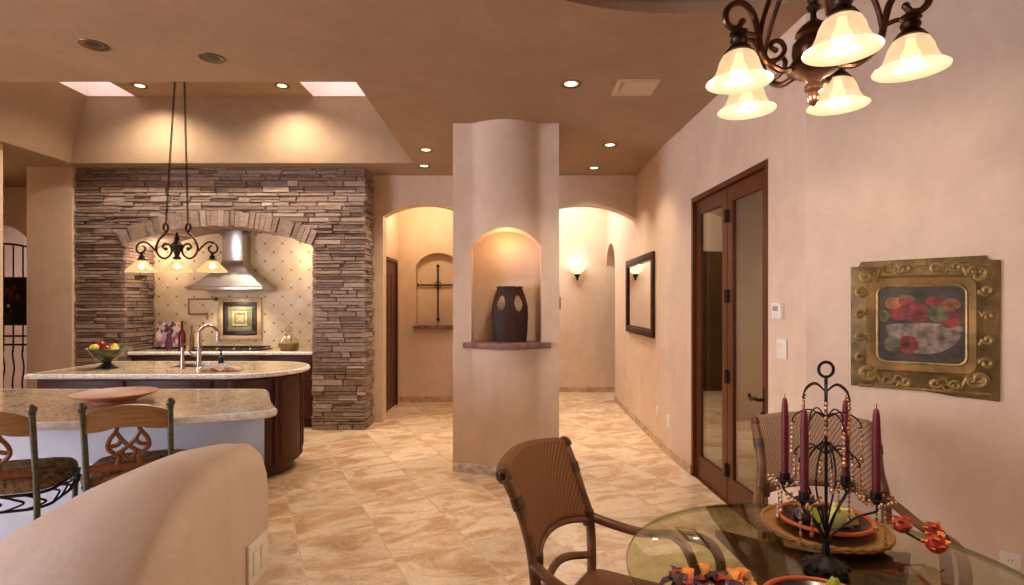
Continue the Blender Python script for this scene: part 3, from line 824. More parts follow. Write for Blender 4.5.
bd = thing('flower_vase', 'small purple flowered vase next to the painted board', 'vase', (p2(170.5, 6.8), 6.77, .921))
m = MB(); m.lathe([(0, 0), (.03, 0), (.045, .08), (.025, .16), (.03, .2), (0, .19)], (0, 0, 0), 16); m.build('body', M['leaf_purple'], bd)
m = MB()
for k in range(8): m.ball((.035*math.cos(k*2.4), .035*math.sin(k*2.4), .24+.02*(k % 4)), .022, 8, 5)
m.build('flower_head', M['leaf_purple'], bd)
jr = thing('glass_jar', 'round glass jar of dried beans with ball stopper on alcove worktop', 'jar', (p2(289.5, 6.78), 6.76, .921))
m = MB(); m.lathe([(0, 0), (.10, 0), (.125, .05), (.12, .11), (.06, .17), (.045, .20), (.05, .21)], (0, 0, 0), 24); m.build('body', M['clear'], jr)
m = MB(); m.lathe([(0, .004), (.095, .004), (.117, .05), (.113, .085), (.06, .10), (0, .10)], (0, 0, 0), 20); m.build('contents', M['dry_beans'], jr)
m = MB(); m.ball((0, 0, .26), .05, 16, 10); m.build('stopper', M['clear'], jr)
# gooseneck tap
tz = .921
tp = thing('kitchen_tap', 'brushed nickel gooseneck tap on the island worktop', 'tap', (p2(199, 4.83), 4.83, tz))
m = MB(); m.lathe([(0, 0), (.032, 0), (.032, .01), (.020, .02), (.018, .16), (.015, .17), (0, .17)], (0, 0, 0), 16); m.build('base', M['chrome'], tp)
m = MB(); m.tube([(0, 0, .16), (0, 0, .31), (.012, .01, .345), (.05, .03, .378), (.10, .04, .37), (.135, .05, .33), (.14, .05, .295)], .013, 10); m.build('spout', M['chrome'], tp)
m = MB(); m.tube([(.14, .05, .30), (.14, .05, .245)], .017, 10, smooth=0); m.build('spray_head', M['chrome'], tp)
m = MB(); m.tube([(-.02, 0, .11), (-.06, -.01, .13), (-.085, -.01, .17)], .009, 8); m.build('lever', M['chrome'], tp)
sd = thing('soap_pump', 'short nickel soap pump beside the gooseneck tap', 'soap dispenser', (p2(182.5, 4.83), 4.83, tz))
m = MB(); m.lathe([(0, 0), (.022, 0), (.018, .02), (.014, .15), (.011, .19), (0, .19)], (0, 0, 0), 14); m.build('body', M['chrome'], sd)
m = MB(); m.tube([(0, 0, .185), (0, 0, .215), (.045, .01, .215)], .007, 8, smooth=0); m.build('nozzle', M['chrome'], sd)
bs_ = thing('soap_bottle', 'little black soap bottle beyond the open magazine', 'soap bottle', (p2(221, 5.3), 5.30, tz))
m = MB(); m.lathe([(0, 0), (.026, 0), (.026, .06), (.012, .075), (.010, .10), (0, .10)], (0, 0, 0), 14); m.build('body', M['black'], bs_)
m = MB(); m.tube([(0, 0, .095), (0, 0, .125), (-.03, 0, .125)], .006, 8, smooth=0); m.build('pump', M['black'], bs_)
mg = thing('magazine', 'open magazine lying on the island worktop', 'magazine', (p2(224, 4.75), 4.73, tz), .25)
for sx in (-1, 1):
    m = MB(); pr = []
    for k in range(9): t_ = k/8; pr.append((sx*(.005+.15*t_), 0.005+.038*math.sin(PI*t_)*(1-.3*t_)))
    lo = [m.v((a, -.11, b)) for a, b in pr]; hi = [m.v((a, .11, b)) for a, b in pr]; lb = [m.v((a, -.11, .001)) for a, b in pr]; hb_ = [m.v((a, .11, .001)) for a, b in pr]
    for k in range(8): m.face([lo[k], lo[k+1], hi[k+1], hi[k]]); m.face([lb[k], lb[k+1], hb_[k+1], hb_[k]]); m.face([lo[k], lo[k+1], lb[k+1], lb[k]]); m.face([hi[k], hi[k+1], hb_[k+1], hb_[k]])
    m.build('page', M['paper'], mg)
# fruit bowl
fb = thing('footed_bowl', 'green glazed footed bowl filled with fruit on the island worktop', 'bowl', (p2(108.5, 4.9), 4.88, tz))
m = MB(); m.lathe([(0, 0), (.105, 0), (.105, .008), (.06, .03), (.035, .05), (.05, .07), (0, .07)], (0, 0, 0), 28); m.build('foot', M['black'], fb)
m = MB(); m.lathe([(.0, .068), (.06, .07), (.12, .11), (.165, .16), (.195, .185), (.19, .19), (.155, .168), (.11, .122), (.05, .085), (0, .08)], (0, 0, 0), 36); m.build('dish', M['bowl_green'], fb); fb.scale = (.84, .84, .95)
FB = Vector((p2(108.5, 4.9), 4.88, tz))
FS = .84
def fruit(name, label, cat, off, r, mat, pear=False):
    t_ = thing(name, label, cat, FB+Vector(off)*FS)
    r *= FS; m_ = MB()
    if pear: m_.lathe([(0, -r), (r*.6, -r*.92), (r, -r*.3), (r*.85, r*.35), (r*.45, r*.95), (r*.3, r*1.3), (0, r*1.4)], (0, 0, 0), 18)
    else: m_.lathe([(0, -r*.8), (r*.4, -r*.95), (r*.85, -r*.55), (r, .05*r), (r*.85, r*.6), (r*.45, r*.9), (r*.15, r*.85), (0, r*.72)], (0, 0, 0), 18)
    m_.build('body', mat, t_)
    m_ = MB(); zt_ = r*1.38 if pear else r*.72; m_.tube([(0, 0, zt_), (.004, 0, zt_+.022)], .0035, 6, smooth=0); m_.build('stem', M['bronze_dark'], t_)
fruit('apple', 'dark red apple topmost in the footed bowl', 'apple', (-.055, -.01, .245), .05, M['apple'])
fruit('apple', 'red apple between the topmost apple and the yellow pear', 'apple', (.030, -.05, .205), .046, M['apple'])
fruit('apple', 'red apple at the outer rim of the footed bowl', 'apple', (-.128, -.02, .215), .040, M['apple'])
fruit('apple', 'yellow apple in front of the red ones in the footed bowl', 'apple', (-.055, -.10, .222), .044, M['pear_y'])
fruit('pear', 'yellow pear lying in the footed bowl beside the red apples', 'pear', (.10, -.03, .205), .045, M['pear_y'], True)
fruit('apple', 'green apple behind the yellow pear in the footed bowl', 'apple', (.04, .06, .21), .045, M['pear_g'])
# terracotta platter on the bar
pl = thing('footed_platter', 'wide shallow terracotta platter on the breakfast bar', 'platter', (p2(115.5, 3.2), 3.2, .921))
m = MB(); m.lathe([(0, 0), (.10, 0), (.11, .006), (.10, .02), (.15, .030), (.205, .050), (.218, .056), (.214, .061), (.19, .053), (.12, .036), (0, .030)], (0, 0, 0), 44); m.build('dish', M['terracotta'], pl)

# ------------------------------------------------------------------ bar stools
st = thing('bar_stool', 'verdigris iron bar stool whose whole back stands before the platter', 'bar stool', (-1.976, 2.920, 0), math.radians(23), 'iron stools at the breakfast bar')
W = .177
for sx in (-1, 1):
    m = MB(); m.tube([(sx*W, -.215, 0.005), (sx*W, -.205, .45), (sx*W, -.21, .62), (sx*W*1.0, -.235, .82), (sx*W*1.02, -.26, .98)], .0135, 10); m.build('back_post', M['green_iron'], st)
    m = MB(); m.lathe([(0, 0), (.013, 0), (.019, .006), (.013, .012), (.021, .022), (.021, .034), (.012, .045), (.006, .052), (0, .054)], (sx*W*1.02, -.26, .975), 14); m.build('finial', M['green_iron'], st)
    m = MB(); m.tube([(sx*.19, .19, .005), (sx*.185, .185, .30), (sx*.19, .19, .52), (sx*.20, .20, .60)], .0135, 10); m.build('leg', M['green_iron'], st)
m = MB(); N = 20; top, bot = [], []
for k in range(N+1):
    x = -W+2*W*k/N; q = x/W
    top.append((x, .957+.049*(1-q*q)**.8)); bot.append((x, .885+.018*math.cos(q*PI*1.0)*(.5 if abs(q) > .5 else 1)))
v_f = []; 
for y_ in (-.012, .012):
    row_t = [m.v((a, -.246-(.02*(1-(a/W)**2))+y_, b)) for a, b in top]; row_b = [m.v((a, -.240-(.02*(1-(a/W)**2))+y_, b)) for a, b in bot]; v_f.append((row_t, row_b))
(t0, b0), (t1, b1) = v_f
for k in range(N):
    m.face([b0[k], b0[k+1], t0[k+1], t0[k]]); m.face([b1[k+1], b1[k], t1[k], t1[k+1]]); m.face([t0[k], t0[k+1], t1[k+1], t1[k]]); m.face([b0[k+1], b0[k], b1[k], b1[k+1]])
for k in (0, N): m.face([b0[k], t0[k], t1[k], b1[k]])
m.build('top_rail', M['oak'], st)
m = MB()
def spl(pts): m.tube([(a, -.245+(.9-b)*.11, b) for a, b in pts], .0105, 8, flat=(1, 1))
for sx in (-1, 1):
    spl([(sx*.045, .905), (sx*.050, .875), (sx*.078, .835), (sx*.085, .795), (sx*.065, .768), (sx*.042, .748), (sx*.045, .72), (sx*.055, .698)])
    spl([(sx*.050, .872), (sx*.028, .832), (0, .800), (-sx*.03, .775), (-sx*.058, .758)])
    spl([(sx*.075, .80), (sx*.045, .808), (sx*.028, .832)]); spl([(sx*.03, .775), (sx*.02, .745), (0, .73)])
m.build('splat', M['red_oak'], st)
m = MB(); m.tube([(-W, -.214, .695), (0, -.226, .695), (W, -.214, .695)], .016, 8, flat=(.8, 1.2)); m.build('lower_rail', M['red_oak'], st)
m = MB()
def rr(hx, hy, r=.09, n=6):
    out = []
    for cx_, cy_, a0_ in ((hx-r, hy-r, 0), (-hx+r, hy-r, 90), (-hx+r, -hy+r, 180), (hx-r, -hy+r, 270)):
        for k in range(n+1): an = math.radians(a0_+90*k/n); out.append((cx_+r*math.cos(an), cy_+r*math.sin(an)))
    return out
prev = None
for z_, s_ in ((.595, .92), (.60, .97), (.625, 1.0), (.645, .985), (.664, .92), (.676, .75), (.680, .4)):
    ring = [m.v((a*s_, b*s_, z_)) for a, b in rr(.225, .205)]
    if prev:
        for i in range(len(ring)): m.face([prev[i], prev[(i+1) % len(ring)], ring[(i+1) % len(ring)], ring[i]])
    else: m.face(ring[::-1])
    prev = ring
m.face(prev); m.build('seat', M['seat'], st)
m = MB(); m.tube([(a, b, .588) for a, b in rr(.215, .20)], .008, 6, closed=True, smooth=0); m.tube([(a, b, .515) for a, b in rr(.205, .195)], .007, 6, closed=True, smooth=0)
for side in range(4):
    for k in range(4):
        t_ = -.13+.087*k
        def tr_(a, b): return [(a, -.2), (.208, a), (a, .195), (-.208, a)][side]
        p = tr_(t_, 0); q = tr_(t_+.04, 0); r_ = tr_(t_+.08, 0)
        m.tube([(p[0], p[1], .585), (q[0], q[1], .57), (r_[0], r_[1], .55), (q[0], q[1], .53), (p[0], p[1], .518)], .0055, 6)
m.build('seat_apron', M['iron'], st)
for z_, pts in ((.22, [(-.19, .19), (.19, .19)]), (.26, [(-.19, .19), (-W, -.21)]), (.26, [(.19, .19), (W, -.21)]), (.30, [(-W, -.21), (W, -.21)])):
    m = MB(); m.tube([(pts[0][0], pts[0][1], z_), (pts[1][0], pts[1][1], z_)], .010, 8, smooth=0); m.build('stretcher', M['green_iron'], st)
again(st, (-2.500, 2.760, 0), math.radians(19), 'verdigris iron bar stool cut off by the picture edge, its brown seat showing')

# ------------------------------------------------------------------ curved plaster half wall in the foreground
m = MB()
X1 = -.727
ZTOP = [(-.70, 1.10), (-.85, 1.10), (-.917, 1.089), (-1.009, 1.055), (-1.111, 1.011), (-1.22, .95), (-1.313, .878), (-1.415, .806), (-1.6, .66), (-1.8, .50), (-2.0, .36), (-2.2, .26)]
def ztop(x):
    for (a, p), (b, q) in zip(ZTOP, ZTOP[1:]):
        if b <= x <= a: return p+(q-p)*(x-a)/(b-a)
    return ZTOP[-1][1]
def hsec(zt):
    pts = [(1.68, 0.0), (1.685, .3), (1.685, -.14), (1.675, -.085), (1.65, -.04), (1.61, -.012), (1.53, 0), (1.43, -.001), (1.32, -.016), (1.228, -.062), (1.15, -.12), (1.08, -.19), (1.01, -.30), (.97, -.42), (.95, -.56), (.94, 0.0)]
    out = []
    for i, (y_, z_) in enumerate(pts):
        if i in (0, len(pts)-1): out.append((y_, 0.0))
        elif i == 1: out.append((y_, .12))
        else: out.append((y_, max(.05+.01*(len(pts)-i), zt+z_)))
    return out
rows = []
N_ = 40
xs = [-2.2+(2.2+X1-.055)*k/N_ for k in range(N_+1)]
for x_ in xs: rows.append([m.v((x_, y_, z_)) for y_, z_ in hsec(ztop(x_))])
for k in range(1, 9):
    an = PI/2*k/8; d_ = .055*(1-math.cos(an)); x_ = X1-.055+.055*math.sin(an)
    rows.append([m.v((x_, y_+(-d_ if y_ > 1.33 else d_), max(0, z_-d_*(1 if z_ > .8 else 0)) if z_ > 0 else 0)) for y_, z_ in hsec(ztop(x_))])
for A, B in zip(rows, rows[1:]):
    for k in range(len(A)-1): m.face([A[k], A[k+1], B[k+1], B[k]])
m.face(rows[-1]); m.face(rows[0][::-1])
struct(m.build('wall_half', M['plaster'], smooth=70))

# ------------------------------------------------------------------ switches, outlets, thermostat
def plate(name, label, cat, loc, nx, ny, w_, h_, rockers=0, outlet=0, mat='cream_plate', deep=0.006, group=None):
    t_ = thing(name, label, cat, loc, math.atan2(ny, nx)+PI/2, group)   # local -y faces out
    m_ = MB(); m_.box(-w_/2, w_/2, -deep, 0, -h_/2, h_/2); m_.build('cover', M[mat], t_, bevel=.002)
    for i in range(rockers):
        xx = (i-(rockers-1)/2)*.046
        q = MB(); q.box(xx-.016, xx+.016, -deep-.004, -deep+.0005, -.033, .033); q.build('rocker', M[mat], t_, bevel=.0015)
    for i in range(outlet):
        zz = .02 if i == 0 else -.02
        q = MB(); q.lathe([(0, -deep-.002), (.0165, -deep-.002), (.0165, -deep)], (0, 0, zz), 16, axis='y'); o_ = q.build('socket', M[mat], t_)
        q = MB(); q.box(-.008, -.005, -deep-.0025, -deep-.001, zz-.002, zz+.008); q.box(.005, .008, -deep-.0025, -deep-.001, zz-.002, zz+.008); q.build('slot', M['black'], o_)
    return t_
plate('light_switch', 'ivory double rocker switch on the end of the curved half wall', 'light switch', (X1+.001, 1.56, .775), 1, 0, .117, .117, 2, 0, 'cream_plate', .009)
def onright(x):
    r_ = (x-512)/F; Y = 4
    for _ in range(30): Y = rpt(Y)/r_
    return Y
for nm, lb, ct, x, y, ww, hh, rk, ou, mt, dp in (
    ('thermostat', 'small white thermostat above the switch beside the glass doors', 'thermostat', 780, 311, .10, .095, 0, 0, 'white', .028),
    ('light_switch', 'ivory rocker switch below the thermostat beside the glass doors', 'light switch', 782.5, 349, .117, .117, 2, 0, 'white', .008),
    ('wall_outlet', 'ivory wall outlet nearest the glass doors, low on the hall wall', 'outlet', 669, 421, .075, .118, 0, 2, 'white', .006),
    ('wall_outlet', 'ivory wall outlet below the framed mirror, low on the hall wall', 'outlet', 658, 412, .075, .118, 0, 2, 'white', .006)):
    Y = onright(x); q = px(x, y, Y)
    tt = plate(nm, lb, ct, (rpt(Y)-.001, Y, q.z), -1, 0, ww, hh, rk, ou, mt, dp)
    if nm == 'thermostat':
        m = MB(); m.box(-.03, .03, -.0295, -.027, .0, .03); m.build('display', M['grey_plate'], tt)
nd = Vector((-0.585, -0.811))
def onwall(x, y):     # on the dining wall
    r_ = (x-512)/F; t_ = (r_*P2[1]-P2[0])/(0.811+0.585*r_)
    return Vector((P2[0]+.811*t_, P2[1]-.585*t_, 1.5+(303-y)*(P2[1]-.585*t_)/F)), t_
q, _t = onwall(1010, 565)
plate('wall_outlet', 'ivory wall outlet low on the wall under the fruit painting', 'outlet', q, nd.x, nd.y, .075, .118, 0, 2, 'white')
plate('control_panel', 'grey control plate on the narrow side of the column', 'wall control', (CX1-.002, 4.97, 1.5), 1, 0, .075, .11, 0, 0, 'grey_plate', .022)

# ------------------------------------------------------------------ mirror on hall wall
ya, yb = 5.93, 7.40
mz0, mz1 = 1.12, 2.06
mr = thing('wall_mirror', 'long dark-framed mirror on the hall wall', 'mirror', ((rpt(ya)+rpt(yb))/2-.002, (ya+yb)/2, (mz0+mz1)/2), math.atan2(rpt(yb)-rpt(ya), yb-ya)*-1)
hl, hh = (yb-ya)/2, (mz1-mz0)/2
def xframe(mb, hl1, hh1, hl0, hh0, a, b):
    mb.box(a, b, -hl1, hl1, hh0, hh1); mb.box(a, b, -hl1, hl1, -hh1, -hh0); mb.box(a, b, -hl1, -hl0, -hh0, hh0); mb.box(a, b, hl0, hl1, -hh0, hh0)
m = MB(); xframe(m, hl, hh, hl-.075, hh-.075, -.035, -.002); m.build('frame', M['vase'], mr, bevel=.004)
m = MB(); xframe(m, hl-.075, hh-.075, hl-.095, hh-.095, -.022, -.003); m.build('inner_liner', M['bronze_dark'], mr)
m = MB(); m.box(-.012, -.004, -hl+.076, hl-.076, -hh+.076, hh-.076); m.build('mirror_glass', M['mirror'], mr)

# ------------------------------------------------------------------ glass doors
ang = math.atan2(-(P1[0]-P2[0]), P1[1]-P2[1])
def mk_door(idx, y0_, y1_, handle):
    x_ = rpt((y0_+y1_)/2)+.05
    t_ = thing('door_%d' % idx, None, None, (x_, (y0_+y1_)/2, 0), ang); t_['kind'] = 'structure'
    h_ = (y1_-y0_)/2; z1 = DZ-.045
    m_ = MB(); s_ = .085
    m_.box(-.022, .022, -h_, -h_+s_, .012, z1); m_.box(-.022, .022, h_-s_, h_, .012, z1); m_.box(-.022, .022, -h_+s_, h_-s_, z1-.11, z1); m_.box(-.022, .022, -h_+s_, h_-s_, .012, .20)
    m_.build('door_sash', M['door_wood'], t_)
    m_ = MB(); m_.box(-.008, -.004, -h_+s_, h_-s_, .20, z1-.11); m_.box(.004, .008, -h_+s_, h_-s_, .20, z1-.11); m_.build('door_pane', M['pane'], t_)
    if handle:
        m_ = MB(); m_.box(-.032, -.0225, -h_+.025, -h_+.06, .78, .95); m_.tube([(-.03, -h_+.04, .875), (-.075, -h_+.045, .875), (-.08, -h_+.07, .88), (-.075, -h_+.13, .865), (-.07, -h_+.17, .89)], .011, 8); m_.lathe([(0, -.048), (.02, -.048), (.024, -.0225)], (0, -h_+.04, .78), 14, axis='x')
        m_.build('door_handle', M['iron'], t_)
        for z_ in (.25, .95, 1.55, 2.15):
            m_ = MB(); m_.tube([(-.03, h_-.0, z_-.05), (-.03, h_-.0, z_+.05)], .016, 8, smooth=0); m_.box(-.026, -.0225, h_-.04, h_-.001, z_-.05, z_+.05); m_.build('hinge', M['iron'], t_)
    return t_
mid = 4.13
mk_door(1, DY0+.045, mid-.006, True); mk_door(2, mid+.006, DY1-.045, False)
m = MB(MB().T); a_ = Matrix.Translation((rpt((DY0+DY1)/2)+.05, (DY0+DY1)/2, 0)) @ Matrix.Rotation(ang, 4, 'Z'); m.T = a_
hl_ = (DY1-DY0)/2
m.box(-.052, .07, -hl_, -hl_+.04, 0, DZ); m.box(-.052, .07, hl_-.04, hl_, 0, DZ); m.box(-.052, .07, -hl_+.04, hl_-.04, DZ-.04, DZ); m.box(-.04, .07, -hl_+.04, hl_-.04, 0, .010)
struct(m.build('trim_1', M['door_wood']))
# passage door on the left hall
t_ = thing('door_3', None, None, (-1.70, 7.755, 0)); t_['kind'] = 'structure'
m = MB(); m.box(-.06, -.015, -.35, .35, .01, 2.08); m.build('door_leaf', M['dark_door'], t_)
for a, b, c, d_ in ((-.27, -.03, .2, .9), (.03, .27, .2, .9), (-.27, -.03, 1.02, 1.9), (.03, .27, 1.02, 1.9)):
    m = MB(); m.box(-.016, -.008, a, b, c, d_); m.build('door_panel', M['dark_door'], t_, bevel=.004)
m = MB(); m.box(-.14, .012, -.395, -.352, 0, 2.13); m.box(-.14, .012, .352, .395, 0, 2.13); m.box(-.14, .012, -.352, .352, 2.085, 2.13); m.build('door_frame', M['dark_door'], t_)
# panelled door at hall end (seen only in the reflections of the glass)
t_ = thing('door_4', None, None, (-.66, 9.262, 0)); t_['kind'] = 'structure'
m = MB(); m.box(-.5, .5, -.03, 0, .005, 2.38); m.build('door_leaf', M['dark_door'], t_)
for a, b, c, d_ in ((-.4, -.06, .2, 1.05), (.06, .4, .2, 1.05), (-.4, -.06, 1.2, 2.2), (.06, .4, 1.2, 2.2)):
    m = MB(); m.box(a, b, -.042, -.03, c, d_); m.build('door_panel', M['dark_door'], t_, bevel=.005)

# ------------------------------------------------------------------ cross niche ledge and cross
m = MB(); random.seed(5)
m.prism([(-1.49, 8.26), (-1.2, 8.25), (-.9, 8.262), (-.75, 8.255), (-.75, 8.34), (-.79, 8.34), (-.79, 8.465), (-1.45, 8.465), (-1.45, 8.34), (-1.49, 8.34)], 1.112, 1.16)
tag(m.build('niche_ledge', M['flag'], bevel=.005), 'thin reddish stone ledge below the iron cross', 'ledge')
cr = thing('wall_cross', 'slender dark iron cross with pointed tips in arched hall niche', 'cross', px(438, 285, 8.44))
m = MB(); m.tube([(0, 0, .255), (0, 0, -.49)], .013, 6, smooth=0); m.build('upright', M['iron'], cr)
m = MB(); m.tube([(-.28, 0, 0), (.28, 0, 0)], .013, 6, smooth=0); m.build('crossbar', M['iron'], cr)
m = MB()
for d_, p in (((0, 1), (0, .255)), ((0, -1), (0, -.49)), ((1, 0), (.28, 0)), ((-1, 0), (-.28, 0))):
    nx_, nz_ = d_; pts = [(p[0], p[1]), (p[0]+.035*nx_+.028*nz_, p[1]+.035*nz_+.028*nx_), (p[0]+.07*nx_, p[1]+.07*nz_), (p[0]+.035*nx_-.028*nz_, p[1]+.035*nz_-.028*nx_)]
    m.prism(pts, -.01, .01, 'y')
m.tube([(.05*math.cos(k*PI/8), 0, .05*math.sin(k*PI/8)) for k in range(16)], .007, 6, closed=True, smooth=0)
m.build('tip', M['iron'], cr)

# ------------------------------------------------------------------ iron gate and its flower picture
gt = thing('iron_gate', 'black wrought iron gate filling the arched passage', 'gate', (-7.08, 7.66, 0))
m = MB()
for a, b in ((-.40, .40),):
    m.tube([(-.40, 0, 0.01), (-.40, 0, 2.30)], .016, 8, smooth=0); m.tube([(.40, 0, .01), (.40, 0, 2.30)], .016, 8, smooth=0)
    for z_ in (.06, .92, 1.04): m.tube([(-.40, 0, z_), (.40, 0, z_)], .014, 8, smooth=0)
    m.tube([(-.40, 0, 2.27), (-.2, 0, 2.31), (0, 0, 2.325), (.2, 0, 2.31), (.40, 0, 2.27)], .016, 8)
m.build('frame', M['iron'], gt)
for i in range(5):
    x = -.27+.18*i*.75
    m = MB(); m.tube([(x, 0, .06)]+[(x+.012*math.sin(k*.9), 0, .06+.86*k/14) for k in range(1, 14)]+[(x, 0, .93), (x, 0, 2.30)], .010, 6, smooth=2); m.build('bar', M['iron'], gt)
pc = thing('flower_picture', 'dark flower picture hung on the iron gate', 'picture', (-7.03, 7.60, 1.52))
m = MB(); m.box(-.35, .37, 0, .03, -.33, .34); m.build('panel', M['black'], pc, bevel=.004)
random.seed(9)
for nm, mt, cx_, cz_, n_, r_ in (('red_flower', 'art_red', .10, .12, 6, .038), ('pale_flower', 'cream_plate', .07, -.06, 1, .024), ('leaf_spray', 'art_green', .05, -.20, 5, .022)):
    m = MB()
    for k in range(n_):
        a = k*2.4; q = .03*math.sqrt(k); m.lathe([(0, -.006), (r_*.8, -.004), (r_, 0)], (cx_+q*math.cos(a)*1.6, 0-.0005*k, cz_+q*math.sin(a)*1.6), 10, axis='y')
    m.build(nm, M[mt], pc)

# ------------------------------------------------------------------ ceiling lamps and vent
cans = [(94, 45, 0), (212, 58, 0), (571, 84, 1), (426, 150, 1), (424, 166, 1), (610, 145, 1), (594, 168, 1)]
CL = ['unlit recessed lamp in the kitchen ceiling, the one farther from the column', 'unlit recessed lamp in the kitchen ceiling, the closer of two to the column', 'lit recessed lamp beside the ceiling vent', 'lit recessed lamp before the cross passage', 'lit recessed lamp closest to the cross passage arch', 'lit recessed lamp between the vent and the hall arch', 'lit recessed lamp closest to the hall arch']
def can(loc, on, label):
    t_ = thing('recessed_downlight', label, 'ceiling lamp', loc+Vector((0, 0, .002)), 0, 'recessed ceiling lamps')
    m_ = MB(); m_.lathe([(.050, -.0015), (.056, -.005), (.078, -.007), (.082, .0)], (0, 0, 0), 28); m_.build('trim_ring', M['can_trim'], t_)
    m_ = MB(); m_.lathe([(0, -.004), (.04, -.0035), (.050, -.0015)], (0, 0, 0), 24); m_.build('lens', M['can_on'] if on else M['can_off'], t_)
can_pos = []
for (x, y, on), lb in zip(cans, CL):
    Y = 880/(303-y); p = Vector(((x-512)*Y/F, Y, H)); can(p, on, lb)
    if on: can_pos.append(p)
for x, lb in ((143, 'lit recessed lamp in raised kitchen ceiling beside the chains'), (284, 'lit recessed lamp in raised kitchen ceiling away from the chains')):
    p = Vector(((x-512)*5.85/F, 5.80, ZT)); can(p, 1, lb); can_pos.append(p)
vt = thing('ceiling_vent', 'square louvred air vent in the ceiling', 'vent', (px(635, 87, 4.07).x, 4.07, H))
m = MB(); m.box(-.15, .15, .11, .14, -.012, -.001); m.box(-.15, .15, -.14, -.11, -.012, -.001); m.box(-.15, -.12, -.11, .11, -.012, -.001); m.box(.12, .15, -.11, .11, -.012, -.001); m.build('frame', M['vent'], vt)
m = MB()
for k in range(8):
    y_ = -.1+.027*k; m.prism([(y_, -.003), (y_+.016, -.010), (y_+.018, -.008), (y_+.002, -.001)], -.12, .12, 'x')
m.build('louvre', M['vent'], vt)

# ------------------------------------------------------------------ pendant over the island
pd = thing('pendant_lamp', 'dark iron scroll pendant with three amber glass shades over the island', 'pendant lamp', (-2.985, 4.9, 1.776))
def zz(y): return 2.375-y/819.0-1.776
def sc(v): return v/819.0
m = MB(); m.lathe([(0, zz(400)), (.03, zz(400)), (.034, zz(385)), (.018, zz(375)), (.026, zz(350)), (.046, zz(320)), (.05, zz(295)), (.03, zz(275)), (.02, zz(262)), (.024, zz(245)), (.012, zz(225)), (.010, zz(205)), (0, zz(203))], (0, 0, 0), 16)
m.build('hub', M['iron'], pd)
for sx in (-1, 1):
    m = MB()
    m.ball((sx*sc(82), 0, zz(322)), .017, 10, 6)
    m.tube([(sx*sc(a), 0, zz(b)) for a, b in ((82, 322), (104, 312), (92, 288), (60, 290), (38, 325), (50, 368), (90, 392), (130, 372), (152, 322), (132, 258), (88, 212), (66, 180), (72, 145), (92, 142), (98, 170), (84, 195))], .0095, 8)
    m.build('scroll', M['bronze_dark'], pd)
    m = MB(); m.tube([(sx*sc(a), 0, zz(b)) for a, b in ((158, 335), (190, 300), (232, 272), (280, 284), (296, 322), (275, 350), (240, 340), (232, 312), (252, 300))], .0085, 8)
    m.tube([(sx*sc(258), 0, zz(350)), (sx*sc(258), 0, zz(400))], .014, 8, smooth=0); m.build('arm', M['bronze_dark'], pd)
    m = MB(); m.lathe([(0, zz(372)), (.02, zz(372)), (.026, zz(392)), (.045, zz(404)), (0, zz(404))], (sx*sc(258), 0, 0), 14); m.build('shade_cap', M['iron'], pd)
shade_centres = []
for k in (-1, 0, 1):
    cxk = k*sc(258)
    m = MB(); n_ = 40; rings = []
    for r_, z_ in ((.124, 0), (.120, .012), (.100, .034), (.073, .062), (.053, .084), (.043, .098)):
        rings.append([m.v((cxk+r_*(1+.035*math.cos(8*2*PI*i/n_)*(r_/.124)**2)*math.cos(2*PI*i/n_), r_*(1+.035*math.cos(8*2*PI*i/n_)*(r_/.124)**2)*math.sin(2*PI*i/n_), z_)) for i in range(n_)])
    for A, B in zip(rings, rings[1:]):
        for i in range(n_): m.face([A[i], A[(i+1) % n_], B[(i+1) % n_], B[i]])
    m.build('shade', M['shade_pd'], pd)
    m = MB(); m.ball((cxk, 0, .05), .024, 12, 8); m.build('bulb', M['bulb'], pd)
    shade_centres.append(Vector((-2.985+cxk, 4.9, 1.776)))
for sx, xt in ((-1, .0), (1, .06)):
    m = MB(); A = Vector((sx*sc(80), 0, zz(130))); B = Vector((xt, 0, ZT-1.776-.03)); n_ = 62
    dv = (B-A)/n_
    for i in range(n_):
        c = A+dv*(i+.5); hl2 = dv.length*.72
        ax = Vector((1, 0, 0)) if i % 2 else Vector((0, 1, 0))
        dn = dv.normalized()
        m.tube([c+dn*hl2*math.cos(t2)+ax*.008*math.sin(t2) for t2 in [2*PI*k/8 for k in range(8)]], .0032, 5, closed=True, smooth=0)
    m.build('chain', M['bronze_dark'], pd)
m = MB(); m.lathe([(0, ZT-1.776-.045), (.02, ZT-1.776-.04), (.06, ZT-1.776-.015), (.065, ZT-1.776-.001), (0, ZT-1.776-.001)], (.03, 0, 0), 20); m.build('ceiling_rose', M['bronze_dark'], pd)

# ------------------------------------------------------------------ sconce
scn = thing('wall_sconce', 'small glowing bowl sconce on the hall end wall', 'sconce', px(577, 271, 9.2))
m = MB(); m.lathe([(.02, -.06), (.06, -.04), (.11, .0), (.145, .06), (.15, .075)], (0, -.02, 0), 24, 1, .75); m.build('shade', M['shade_sc'], scn)
m = MB(); m.lathe([(0, -.16), (.015, -.15), (.02, -.11), (.045, -.08), (.05, -.055), (0, -.05)], (0, -.02, 0), 16); m.tube([(0, -.02, -.1), (0, .066, -.1)], .012, 8, smooth=0); m.build('bracket', M['iron'], scn)

